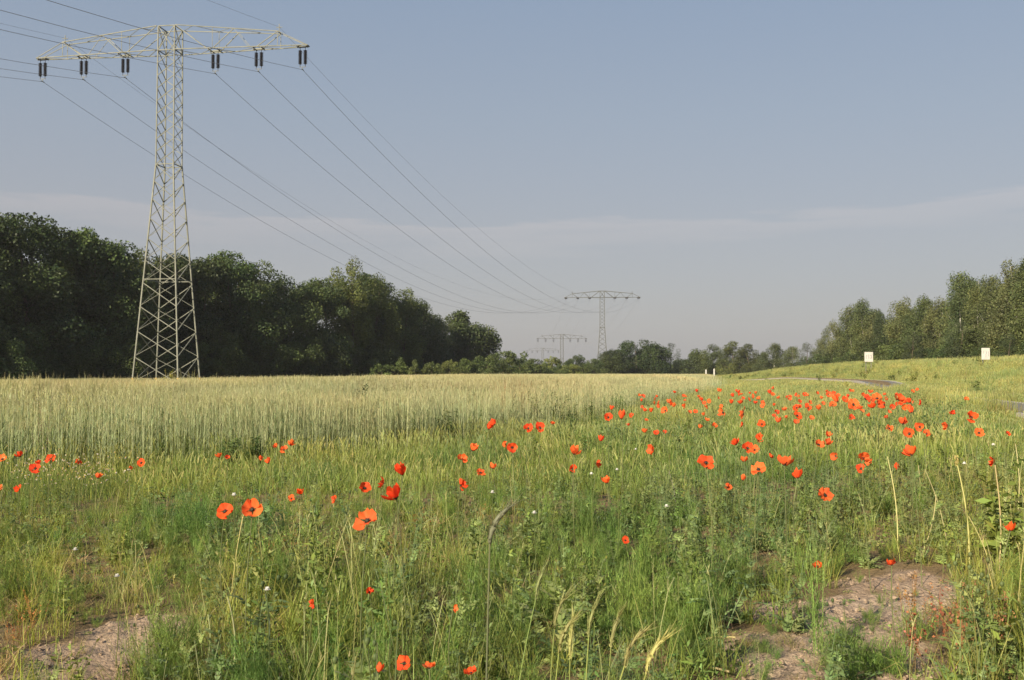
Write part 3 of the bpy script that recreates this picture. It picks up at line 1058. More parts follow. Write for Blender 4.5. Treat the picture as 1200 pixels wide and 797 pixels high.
for q in range(3):
    tree_proto('round', 9, 4.4, .0, 34, .19, 17000, .30, (.062, .088, .03), rnd(.36), .2, M_bark)


for q in range(2):
    tree_proto('dark', 9, 4.6, .0, 34, .20, 19000, .28, (.040, .060, .022), rnd(.36), .2, M_bark)


def plant_tree(kind, name, px, top, d, label, cat, group=None, wid=1.0):
    x, y, zt = ray(px, top, d)
    z0 = float(gz(x, y))
    H, cm, tmz = random.choice(TREES[kind])
    s_ = (zt - z0) / H
    o = empty(name, (x, y, z0 - .05), random.uniform(0, 6.28), label=label, cat=cat, group=group)
    o.scale = (s_ * wid, s_ * wid, s_)
    for nm, me in (('trunk', tmz), ('crown', cm)):
        c = bpy.data.objects.new(nm, me)
        C.objects.link(c)
        c.parent = o
    return o


FOREST = [(-150, 232, 80, 'broadleaf', None), (-100, 240, 83, 'broadleaf', None), (-52, 240, 86, 'broadleaf', None),
          (-8, 247, 89, 'broadleaf', 'dark broadleaf tree cut by the left picture edge'),
          (34, 240, 92, 'broadleaf', 'tallest dark tree of the forest, bumpy crown near the left picture edge'),
          (68, 256, 95, 'broadleaf', 'dark tree with a sloping top just right of the forest\'s tallest crown'),
          (104, 264, 97, 'broadleaf', 'dark round-topped tree between the forest\'s tallest crown and the near pylon'),
          (138, 279, 100, 'broadleaf', 'dark tree just left of the near pylon\'s legs'),
          (170, 287, 104, 'light', 'lighter olive tree seen through the near pylon\'s left side'),
          (204, 288, 107, 'broadleaf', 'dark tree directly behind the near pylon\'s right leg'),
          (236, 294, 110, 'broadleaf', 'dark tree first to the right of the near pylon'),
          (268, 290, 114, 'broadleaf', 'dark knobbly crown rising highest just right of the near pylon'),
          (302, 301, 117, 'broadleaf', 'dark wide tree midway between the near pylon and the tall pale-green crown'),
          (337, 318, 121, 'broadleaf', 'dark lower tree in the dip before the tall pale-green crown'),
          (372, 321, 125, 'broadleaf', 'dark tree touching the left side of the tall pale-green crown'),
          (410, 299, 131, 'light', 'tall pale-green pointed tree in the middle of the forest edge'),
          (441, 316, 136, 'light', 'olive green tree on the right shoulder of the tall pointed tree'),
          (472, 332, 141, 'light', 'olive tree with a loose top, second right of the tall pointed tree'),
          (498, 345, 149, 'broadleaf', 'dark green tree where the forest begins to fall towards its right end'),
          (521, 366, 157, 'pine', 'small blackish pine-like tree in the notch near the forest\'s right end'),
          (544, 360, 165, 'round', 'rounded tree standing apart as the last high crown of the forest'),
          (567, 386, 173, 'broadleaf', 'low dark tree sloping down at the forest\'s right tip')]
FOREST = [(a_[0], a_[1] + 7) + a_[2:] for a_ in FOREST]
for (px, top, d, kd, lab) in FOREST:
    plant_tree(kd, 'broadleaf_tree' if kd != 'pine' else 'pine_tree', px, top, d, lab or 'dark broadleaf tree of the forest standing left of the view', 'tree', 'trees along the front of the dark forest', random.uniform(.95, 1.15))
for q, (px, top, d, kd, lab) in enumerate(FOREST):
    lab2 = 'dark tree inside the forest behind the front row, left of the near pylon' if px < 150 else 'dark tree inside the forest behind the front row, right of the near pylon'
    plant_tree('broadleaf', 'broadleaf_tree', px + 8 + random.uniform(-6, 6), top + random.uniform(6, 20), d + random.uniform(7, 10), lab2, 'tree', 'trees inside the dark forest', 1.2)
    if q % 2 == 0:
        plant_tree('broadleaf', 'broadleaf_tree', px - 5, top + random.uniform(10, 22), d + random.uniform(15, 20), lab2, 'tree', 'trees inside the dark forest', 1.3)
for px in range(-130, 445, 30):
    d = float(np.interp(px, [q[0] for q in FOREST], [q[2] for q in FOREST])) - random.uniform(3.2, 4.5)
    lab = 'dark leafy bush at the shaded foot of the forest, left of the near pylon' if px < 160 else 'dark leafy bush at the shaded foot of the forest, right of the near pylon'
    plant_tree('round', 'forest_bush', px + random.uniform(-8, 8), 437 - random.uniform(28, 52), d, lab, 'bush', 'bushes at the foot of the forest', 1.1)

for (px, top, d, kd, lab) in [(a_[0], a_[1], a_[2] - (16 if a_[0] < 640 else 0), a_[3], a_[4]) for a_ in [
        (452, 427, 140, 'spire', 'leftmost small pale bush in the row before the forest'),
        (469, 419, 142, 'spire', 'pointed pale-green sapling before the forest, second in its row'),
        (486, 421, 145, 'spire', 'small pointed sapling right beside the taller pointed one'),
        (506, 424, 148, 'bush', 'low light-green bush before the dark forest below its notch'),
        (527, 422, 152, 'bush', 'light-green bush before the small blackish pine-like tree'),
        (548, 420, 156, 'bush', 'light-green bush below the last high rounded forest crown'),
        (570, 416, 160, 'bush', 'taller light-green bush at the forest\'s right tip'),
        (590, 411, 165, 'bush', 'tallest light-green bush just right of the forest\'s tip'),
        (609, 413, 170, 'bush', 'light-green bush left of the two faintest pylons'),
        (628, 420, 176, 'bush', 'low bush in front of the faintest distant pylon'),
        (648, 418, 182, 'bush', 'yellowish olive bush below the second faint pylon'),
        (676, 416, 190, 'round', 'small dark round bush left of the middle-distance pylon'),
        (694, 420, 194, 'bush', 'low green bush at the foot of the middle-distance pylon'),
        (716, 411, 205, 'dark', 'green tree sloping up right of the middle-distance pylon'),
        (744, 398, 212, 'dark', 'dark rounded tree, highest of the clump right of the middle-distance pylon'),
        (768, 405, 214, 'dark', 'dark rounded tree on the right side of the highest clump crown'),
        (786, 402, 220, 'pine', 'blue-dark pointed tree at the right end of the dark clump'),
        (810, 410, 262, 'round', 'hazy grey-green tree in the gap right of the dark clump'),
        (835, 404, 258, 'light', 'pale olive tree standing right above the two white posts'),
        (858, 400, 250, 'light', 'pale olive tree, broadest right of the two white posts'),
        (876, 403, 246, 'light', 'pale olive tree ending the group right of the two white posts'),
        (893, 413, 225, 'birch', 'low grey-green tree in the dip before the right-hand birches'),
        (908, 403, 218, 'birch', 'slim grey-green birch left of the pale bare trunk'),
        (926, 406, 212, 'birch', 'grey-green birch with a pale bare trunk'),
        (944, 401, 206, 'pine', 'dark green tree where the right-hand wood begins')]]:
    cat = 'bush' if kd in ('bush', 'spire') else 'tree'
    nm = {'bush': 'bush', 'spire': 'sapling', 'round': 'broadleaf_tree', 'dark': 'broadleaf_tree', 'pine': 'pine_tree', 'light': 'broadleaf_tree', 'birch': 'birch_tree'}[kd]
    plant_tree(kd, nm, px, top, d, lab, cat, 'bushes and trees beyond the rye field', random.uniform(1.1, 1.3) * (1.45 if kd in ('light', 'birch') else 1))
for px in range(600, 960, 22):
    plant_tree('round', 'distant_bush', px, 437 - random.uniform(8, 18), 300 + random.uniform(-15, 15), 'low hazy bush behind the far end of the rye field', 'bush', 'hazy bushes at the far end of the field', 1.6)
for px in range(448, 720, 13):
    plant_tree('bush', 'bush', px, 437 - random.uniform(5, 11), 124 + (px - 448) * .25 + random.uniform(-2, 2), 'knee-high pale bush in the strip along the rye field\'s far edge', 'bush', 'low bushes along the far field edge', 1.5)

BIRCH = [(962, 397, 190, 'birch', 'lowest birch at the left end of the right-hand birch wood'),
         (978, 378, 168, 'birch', 'birch on the rising left slope of the right-hand wood'),
         (998, 360, 150, 'birch', 'birch behind the left white board, first of its twin tops'),
         (1014, 355, 142, 'birch', 'birch behind the left white board, second of its twin tops'),
         (1036, 368, 134, 'birch', 'lower birch right of the left white board'),
         (1056, 352, 126, 'birch', 'birch with a flat top midway between the two white boards'),
         (1078, 351, 120, 'birch', 'birch with a slanting pale trunk midway between the two white boards'),
         (1098, 352, 114, 'birch', 'bushy birch left of the tall slender one near the right board'),
         (1116, 348, 108, 'birch', 'birch crowded against the tall slender one near the right board'),
         (1131, 322, 102, 'birch', 'tall slender birch with a visible white trunk left of the right board'),
         (1150, 338, 98, 'birch', 'birch directly above the right white board'),
         (1168, 326, 94, 'birch', 'birch right of the right white board'),
         (1189, 309, 89, 'birch', 'tallest birch at the right picture edge'),
         (1213, 304, 84, 'birch', 'birch cut by the right picture edge'), (1240, 300, 81, 'birch', None), (1275, 292, 76, 'birch', None), (1320, 285, 72, 'birch', None),
         (1126, 378, 96, 'pine', 'low dark pine left of the right white board'), (1182, 392, 84, 'pine', 'low dark bushy pine right of the right white board'),
         (1070, 392, 112, 'pine', 'low dark pine between the two white boards')]
BIRCH = [(a_[0], a_[1] - 2) + a_[2:] for a_ in BIRCH]
for (px, top, d, kd, lab) in BIRCH:
    plant_tree(kd, 'birch_tree' if kd == 'birch' else 'pine_tree', px, top, d, lab or 'birch of the right-hand wood standing right of the view', 'tree', 'birches behind the grassy bank', random.uniform(1.0, 1.3))
for q, (px, top, d, kd, lab) in enumerate(BIRCH[:17]):
    plant_tree('birch', 'birch_tree', px + random.uniform(8, 12), top + random.uniform(3, 14), d + random.uniform(-2, 3), 'slender birch filling the front of the right-hand wood between its higher crowns', 'tree', 'slender birches filling the wood', 1.15)
    plant_tree('birch', 'birch_tree', px + random.uniform(4, 12), top + random.uniform(6, 16), d + random.uniform(6, 9), 'birch inside the right-hand wood behind the front row', 'tree', 'birches inside the wood', 1.3)
    plant_tree('round', 'bush', px + random.uniform(-9, 9), 437 - random.uniform(38, 54) * 100 / d, d - 1.5, 'undergrowth bush among the birch trunks behind the grassy bank', 'bush', 'undergrowth below the birches', 1.3)
    if q % 2:
        plant_tree('pine', 'pine_tree', px - 6, top + random.uniform(20, 30), d + 12, 'dark pine deep inside the right-hand wood', 'tree', 'pines inside the birch wood', 1.3)

# ------------------------------------------------------------------ pylons
ZC, ZT = 24.3, 26.05
XI = [-9.95, -6.7, -3.45, 3.45, 6.7, 9.95]
half = lambda z: np.interp(z, [-.6, 16.1, ZT], [1.78, .66, .62])


def ins_pair(strain):
    """two insulator rods and their yoke; local origin at the arm"""
    rods = []
    for s_ in (-.19, .19):
        g = G()
        prof = [(.02, -.12), (.02, -.28)]
        for q in range(12):
            z = -.30 - q * .083
            prof += [(.07, z), (.145, z - .03), (.07, z - .05)]
        prof += [(.02, -1.32), (.02, -1.48)]
        g.lathe(prof, 8)
        g.v = [v + np.array([s_, 0, 0]) for v in g.v]
        rods.append(g.mesh('insulator', M_ceram))
    y = G()
    y.bar((-.24, 0, -1.48), (.24, 0, -1.48), .05)
    y.bar((0, 0, -1.46), (0, 0, -1.66), .05)
    y.bar((0, -.22, -1.66), (0, .22, -1.66), .06)
    y.bar((-.24, 0, -.10), (.24, 0, -.10), .05)
    return rods, y.mesh('yoke', M_steel)


RODS, YOKE = ins_pair(False)


def pylon_meshes():
    out = []
    for sx in (-1, 1):
        for sy in (-1, 1):
            g = G()
            zs = [-.6, .9, 16.1, ZT]
            for a_, b_ in zip(zs[:-1], zs[1:]):
                pa, pb = (sx * half(a_), sy * half(a_), a_), (sx * half(b_), sy * half(b_), b_)
                g.bar(pa, pb, .15 if b_ < 17 else .12, m=1 if a_ < 0 else 0)
            out.append(('leg', g.mesh('leg', [M_steel, M_rust])))
    g = G()
    P = lambda f, s_, z: {0: (s_ * half(z), -half(z), z), 1: (half(z), s_ * half(z), z), 2: (-s_ * half(z), half(z), z), 3: (-half(z), -s_ * half(z), z)}[f]
    zz_ = [.5, 2.35, 4.15, 5.9, 7.6, 9.2, 10.75, 12.2, 13.6, 14.9, 16.1]
    zu = [16.1 + q * (ZC - 16.1) / 9 for q in range(10)]
    for f in range(4):
        for a_, b_ in zip(zz_[:-1], zz_[1:]):
            hi, lo = (1, -1) if f % 2 == 0 else (-1, 1)
            g.bar(P(f, -hi, b_), P(f, hi, a_), .085)      # falling to the right on the front
            if f in (0, 2, 3):
                g.bar(P(f, hi, b_ - .1), P(f, -hi, a_ - .1 + .2), .045)
        for a_, b_ in zip(zu[:-1], zu[1:]):
            g.bar(P(f, -1, a_), P(f, 1, b_), .075)
            if f % 2 == 1:
                g.bar(P(f, 1, a_), P(f, -1, b_), .045)
        for z in (16.1, 7.85, ZC, ZT):
            g.bar(P(f, -1, z), P(f, 1, z), .10)
        g.bar(P(f, -1, ZC), P(f, 1, ZT), .08)
        g.bar(P(f, 1, ZC), P(f, -1, ZT), .08)
    out.append(('bracing', g.mesh('bracing', M_steel)))
    g = G()
    for sx in (-1, 1):
        yb = lambda x: np.interp(abs(x), [.7, 10.35], [.70, .20])
        zt_ = lambda x: np.interp(abs(x), [.7, 8.2], [ZT, 25.35])
        xs = [.7, 3.45, 4.9, 6.7, 8.2, 10.35]
        for sy in (-1, 1):
            g.bar((sx * .7, sy * .7, ZC), (sx * 10.35, sy * .2, ZC), .10)
            g.bar((sx * .7, sy * .7, ZT), (sx * 8.2, sy * .30, 25.35), .09)
            g.bar((sx * 8.2, sy * .30, 25.35), (sx * 10.35, sy * .2, ZC), .07)
            g.bar((sx * .7, sy * .7, ZT), (sx * 3.0, sy * yb(3), ZC), .085)
            g.bar((sx * 3.5, sy * yb(3.5), ZC), (sx * 5.0, sy * yb(5) * .95, zt_(5)), .085)
            g.bar((sx * 5.0, sy * yb(5) * .95, zt_(5)), (sx * 6.1, sy * yb(6.1), ZC), .05)
            g.bar((sx * 6.7, sy * yb(6.7), ZC), (sx * 8.2, sy * .3, 25.35), .085)
            g.bar((sx * 3.45, sy * yb(3.45), ZC), (sx * 3.45, sy * yb(3.45), zt_(3.45)), .05)
            g.bar((sx * 8.2, sy * .3, 25.35), (sx * 8.2, sy * yb(8.2), ZC), .06)
        k_ = [.7, 2.0, 3.45, 4.8, 6.7, 8.2, 9.95]
        for q, (a_, b_) in enumerate(zip(k_[:-1], k_[1:])):
            s_ = 1 if q % 2 else -1
            g.bar((sx * a_, s_ * yb(a_), ZC - .03), (sx * b_, -s_ * yb(b_), ZC - .03), .06)
            if b_ < 8:
                g.bar((sx * a_, -s_ * yb(a_), zt_(a_) + .03), (sx * b_, s_ * yb(b_) * .95, zt_(b_) + .03), .05)
        for x in (3.45, 6.7, 9.95):
            g.bar((sx * (x - .42), 0, ZC - .06), (sx * (x + .42), 0, ZC - .06), .16)
            g.bar((sx * (x - .3), -yb(x), ZC - .05), (sx * (x - .3), yb(x), ZC - .05), .09)
            g.bar((sx * (x + .3), -yb(x), ZC - .05), (sx * (x + .3), yb(x), ZC - .05), .09)
        g.bar((sx * 10.35, -.2, ZC), (sx * 10.35, .2, ZC), .1)
    out.append(('crossarm', g.mesh('crossarm', M_steel)))
    for sx in (-1, 1):
        g = G()
        g.bar((sx * 8.2, 0, 25.30), (sx * 8.2, 0, 25.95), .07)
        g.bar((sx * 8.2 - .22, 0, 25.72), (sx * 8.2 + .22, 0, 25.72), .06)
        g.bar((sx * 8.2, -.32, 25.36), (sx * 8.2, .32, 25.36), .10)
        out.append(('earth_wire_peak', g.mesh('earth_wire_peak', M_steel)))
    return out


PY = pylon_meshes()


def add_pylon(px, d, yaw, label, strain=False, PY=PY):
    x, y, _ = ray(px, 437, d)
    z = float(gz(x, y)) + .3
    o = empty('power_pylon', (x, y, z), yaw, label=label, cat='pylon', group='power pylons of the overhead line')
    for nm, me in PY:
        c = bpy.data.objects.new(nm, me)
        C.objects.link(c)
        c.parent = o
    M = Vector((math.cos(yaw), math.sin(yaw), 0))
    N_ = Vector((-math.sin(yaw), math.cos(yaw), 0))
    att = []
    for xi in XI:
        for side in ((-1, 1) if strain else (0,)):
            rods = []
            for me in RODS:
                c = bpy.data.objects.new('insulator', me)
                C.objects.link(c)
                c.parent = o
                c.location = (xi, side * .25, ZC - .02)
                if side:
                    c.rotation_euler = (side * R(83), 0, 0)
                rods.append(c)
            c = bpy.data.objects.new('yoke', YOKE)
            C.objects.link(c)
            c.parent = rods[0]
        if strain:
            a_ = Vector((x, y, z)) + M * xi
            off = 1.65
            att.append([a_ - N_ * (off + .25) + Vector((0, 0, ZC - .22)), a_ + Vector((0, 0, ZC - 1.5)), a_ + N_ * (off + .25) + Vector((0, 0, ZC - .22))])
        else:
            att.append([Vector((x, y, z + ZC - 1.70)) + M * xi])
    for sx in (-1, 1):
        att.append([Vector((x, y, z + 25.74)) + M * (sx * 8.2)])
    return att


BAR = .9
_st = M_steel
M_steel = solid_mat('dark_grey_steel', (.060, .066, .056), (.095, .10, .085), 1.4, .7, .1)  # steel darkened so the distant pylons stay visible against the sky
PY_FAR = pylon_meshes()
M_steel = _st
BAR = .58

A1 = add_pylon(195.5, 73, R(-8.5), 'tall near lattice pylon with long crossarm, standing in the rye before the forest')
A2 = add_pylon(706, 280, R(-4), 'middle-distance lattice pylon rising right behind the low bushes and trees', True, PY_FAR)
A3 = add_pylon(658.5, 423, R(0), 'faint distant pylon left of and behind the middle-distance one', False, PY_FAR)
A4 = add_pylon(636, 647, R(0), 'faintest and smallest pylon, half hidden by bushes', False, PY_FAR)
V0 = Vector((-24.6 - 45, 73 - 235, -3))
yaw0 = R(-12)
A0 = [[V0 + Vector((math.cos(yaw0), math.sin(yaw0), 0)) * xi + Vector((0, 0, ZC - 1.7))] for xi in XI] + [[V0 + Vector((math.cos(yaw0), math.sin(yaw0), 0)) * (sx * 8.2) + Vector((0, 0, 25.74))] for sx in (-1, 1)]
WL = ['lowest power cable at the near pylon, hung from its outermost left insulator pair', 'power cable hung from the second insulator pair from the near pylon\'s left arm tip',
      'power cable hung from the insulator pair just left of the near pylon\'s mast', 'power cable hung from the insulator pair just right of the near pylon\'s mast',
      'power cable hung from the middle insulator pair of the near pylon\'s right arm', 'power cable hung from the outermost right insulator pair of the near pylon',
      'thin earth wire over the left peak of the near pylon\'s crossarm', 'thin earth wire over the right peak of the near pylon\'s crossarm']
for q in range(8):
    pts = []
    chain = [A0[q], A1[q], A2[q], A3[q], A4[q]]
    sags = [11.8, 9.5, 4.5, 7.0] if q < 6 else [10.4, 8.4, 3.6, 6.0]
    for s_ in range(4):
        a_, b_ = chain[s_][-1], chain[s_ + 1][0]
        m = 44
        for k in range(m):
            t = k / m
            p = a_.lerp(b_, t)
            p.z -= 4 * sags[s_] * t * (1 - t)
            pts.append(p)
        if len(chain[s_ + 1]) == 3:
            c0, cm_, c1 = chain[s_ + 1]
            for t in (0, .25, .5, .75):
                p = c0.lerp(c1, t)
                p.z -= 4 * 1.25 * t * (1 - t)
                pts.append(p)
    pts.append(chain[-1][0])
    g = G()
    g.tube(np.array([list(p) for p in pts]), (.015 if q < 6 else .009), k=5)
    w = g.build('power_cable', M_wire, smooth=True)
    tag(w, WL[q], 'power cable', 'cables of the overhead power line')

# ------------------------------------------------------------------ boards and posts
def board(px, py_top, py_bot, wpx, d, label, marks):
    x, y, zt = ray(px, py_top, d)
    _, _, zb = ray(px, py_bot, d)
    w = wpx * d / 1200
    z0 = float(gz(x, y))
    o = empty('sign_board', (x, y, z0), R(8), label=label, cat='sign', group='white boards on the grassy bank')
    zt, zb = zt - z0, zb - z0
    g = G()
    g.box((0, 0, (zt + zb) / 2), (w, .05, zt - zb))
    g.build('panel', M_board, o)
    for sx in (-.32, .32):
        g = G()
        g.box((sx * w, .055, (zt + .0) / 2 - .05), (.06, .055, zt + .0))
        g.build('post', M_steel, o)
    g = G()
    for (u, v, ww, hh) in marks:
        g.box((u * w, -.027, zb + v * (zt - zb)), (ww * w, .008, hh * (zt - zb)))
    g.build('marking', M_mark, o)


board(1018, 412.6, 424, 10.2, 86, 'left white board with worn grey markings on the bank, smaller in view',
      [(-.28, .5, .06, .42), (-.02, .52, .08, .46), (.22, .66, .22, .07), (.31, .50, .07, .30), (.20, .38, .18, .06)])
board(1155, 407.8, 421.5, 10.0, 62, 'right white board with worn grey upright strokes on the bank, near the picture edge',
      [(-.30, .62, .06, .22), (.05, .60, .07, .24), (-.01, .36, .07, .26), (.30, .50, .06, .45)])
for (px, top, d, lab) in ((827.3, 433.2, 150, 'shorter left of the two white posts at the far field corner'), (836.8, 432.2, 146, 'taller right of the two white posts at the far field corner')):
    x, y, zt = ray(px, top, d)
    z0 = float(gz(x, y))
    o = empty('delineator_post', (x, y, z0), R(10), label=lab, cat='post', group='white posts at the far field corner')
    g = G()
    h = zt - z0
    g.box((0, 0, h / 2), (.16, .14, h))
    g.build('post', M_board, o)

# ------------------------------------------------------------------ poppies
M_stem = foliage_mat('poppy_stem', .15, .15, patch=.05)
M_core = solid_mat('poppy_core', (.012, .010, .012), (.04, .045, .03), 120, .7)
PRED, PCOR = (.88, .105, .026), (.93, .175, .045)


def petal(cup, ruff, wide=.98, colr=PRED, blotch=True):
    g = G()
    nu, nv = 9, 7
    V, K = [], []
    p0 = random.uniform(0, 6)
    for i in range(nv):
        v = i / (nv - 1)
        for j in range(nu):
            u = j / (nu - 1) * 2 - 1
            a_ = u * wide * (.55 + .45 * min(1, v * 1.6))
            r = .10 + v * (.92 - .13 * u * u * v + .05 * math.sin(5 * u + p0) * v)
            z = cup * (r ** 1.6) + ruff * v * v * math.sin(6.5 * u + p0) + ruff * .6 * v * math.sin(13 * u + p0 * 2) * v
            rad = r * math.cos(math.atan(cup) * .6 * v)
            V.append((rad * math.cos(a_), rad * math.sin(a_), z))
            k = 0 if not blotch else max(0, 1 - v / .26)
            base = np.array(colr) * random.uniform(.9, 1.08)
            K.append(base * (1 - k) + np.array((.02, .006, .012)) * k)
    F = [[i * nu + j, i * nu + j + 1, (i + 1) * nu + j + 1, (i + 1) * nu + j] for i in range(nv - 1) for j in range(nu - 1)]
    g.add(V, F, np.array(K))
    return g


CUPS = [.18, .45, .85, 1.3]
PETALS = {}
for ci, c_ in enumerate(CUPS):
    for col_i, cl in enumerate((PRED, PCOR)):
        PETALS[ci, col_i] = [petal(c_ * random.uniform(.85, 1.2), random.uniform(.08, .19), random.uniform(.78, 1.0), cl) for _ in range(3)]
PETAL_ME = {k: [g.mesh('petal', M_petal, True) for g in v] for k, v in PETALS.items()}


def core_g():
    g = G()
    g.lathe([(0.0, .0), (.10, .02), (.13, .12), (.12, .2), (.14, .22), (.10, .25), (0, .26)], 8)
    m = 46
    a_ = RNG.uniform(0, 6.28, m)
    g.strips(np.stack([.08 * np.cos(a_), .08 * np.sin(a_), 0 * a_ + .03], 1), RNG.uniform(.16, .28, m), a_, RNG.uniform(.3, 1.0, m), -.2, .035, (1, 1, 1), (1, 1, 1), 2, 1.0)
    return g


CORE_G = core_g()
CORE = CORE_G.mesh('seed_head', M_core)

from mathutils import Matrix


def bloom_basis(tilt, az, spin):
    return Matrix.Rotation(az, 4, 'Z') @ Matrix.Rotation(tilt, 4, 'Y') @ Matrix.Rotation(spin, 4, 'Z')


def solve(px, py, size, lo=.34, hi=.86, bloom=.078):
    d = bloom * 1200 / size
    for _ in range(400):
        x, y, z = ray(px, py, d)
        h = z - float(gz(x, y))
        if h > hi:
            d *= 1.012
        elif h < lo:
            d *= .988
        else:
            break
    return x, y, z, h, d


def stem_g(h, ox, oy, rad=.0022):
    g = G()
    ts = np.linspace(0, 1, 7)
    bx, by = random.uniform(-.03, .03), random.uniform(-.03, .03)
    pts = np.stack([ox * ts ** 1.5 + bx * np.sin(ts * 3.14), oy * ts ** 1.5 + by * np.sin(ts * 3.14), h * ts], 1)
    g.tube(pts, rad, (.13, .15, .06), k=5)
    return g


def poppy(px, py, size, label, group, style=None, parts=True, lo=.34):
    x, y, z, h, d = solve(px, py, size, lo)
    rad = size * d / 1200 * .56
    rad = min(max(rad, .018), .06)
    style = style or random.choice(['open', 'open', 'cup', 'cup', 'side', 'deep'])
    tilt, ci = {'open': (random.uniform(.75, 1.15), random.choice([0, 1])), 'face': (random.uniform(.85, 1.2), random.choice([0, 1])), 'cup': (random.uniform(.2, .75), 2), 'side': (random.uniform(1.2, 1.6), 1), 'deep': (random.uniform(.1, .5), 3), 'up': (random.uniform(.1, .45), 1)}[style]
    az = -math.pi / 2 + random.uniform(-.6, .6) if style in ('open', 'face') else random.uniform(0, 6.28)
    if style == 'side':
        az = random.choice([-2.6, -.4, .1, 3.0]) + random.uniform(-.3, .3)
    colr = 1 if random.random() < .45 else 0
    ox, oy = random.uniform(-.08, .08) * h, random.uniform(-.05, .05) * h
    bx, by, bz = x - ox, y - oy, z - h
    top = np.array([ox, oy, h - rad * .1])
    Mb = bloom_basis(tilt, az, random.uniform(0, 6.28))
    sp_ = [0, math.pi, math.pi / 2, -math.pi / 2]
    if parts:
        o = empty('poppy', (bx, by, bz), label=label, cat='poppy', group=group)
        stem_g(h - rad * .1, ox, oy).build('stem', M_stem, o)
        for q in range(4):
            c = bpy.data.objects.new('petal', random.choice(PETAL_ME[ci, colr]))
            C.objects.link(c)
            c.parent = o
            lift = 0 if q < 2 else .06
            c.matrix_local = Matrix.Translation(Vector(top)) @ Mb @ Matrix.Rotation(sp_[q] + random.uniform(-.2, .2), 4, 'Z') @ Matrix.Rotation(random.uniform(-.5, .22) - lift * 3, 4, 'Y') @ Matrix.Translation((0, 0, lift * rad)) @ Matrix.Diagonal((rad * random.uniform(.82, 1.1), rad * random.uniform(.8, 1.12), rad, 1))
        c = bpy.data.objects.new('seed_head', CORE)
        C.objects.link(c)
        c.parent = o
        c.matrix_local = Matrix.Translation(Vector(top)) @ Mb @ Matrix.Diagonal((rad, rad, rad, 1))
        return o
    g = stem_g(h - rad * .1, ox, oy, .0025)
    for q in range(4):
        pg = random.choice(PETALS[ci, colr])
        Mq = np.array(Mb @ Matrix.Rotation(sp_[q] + random.uniform(-.2, .2), 4, 'Z') @ Matrix.Rotation(random.uniform(-.35, .1), 4, 'Y'))[:3, :3]
        g.add((pg.v[0] * rad) @ Mq.T + top, pg.f[0][0], pg.c[0], 1)
    o = g.build('poppy', [M_stem, M_petal], None, (bx, by, bz))
    return tag(o, label, 'poppy', group)


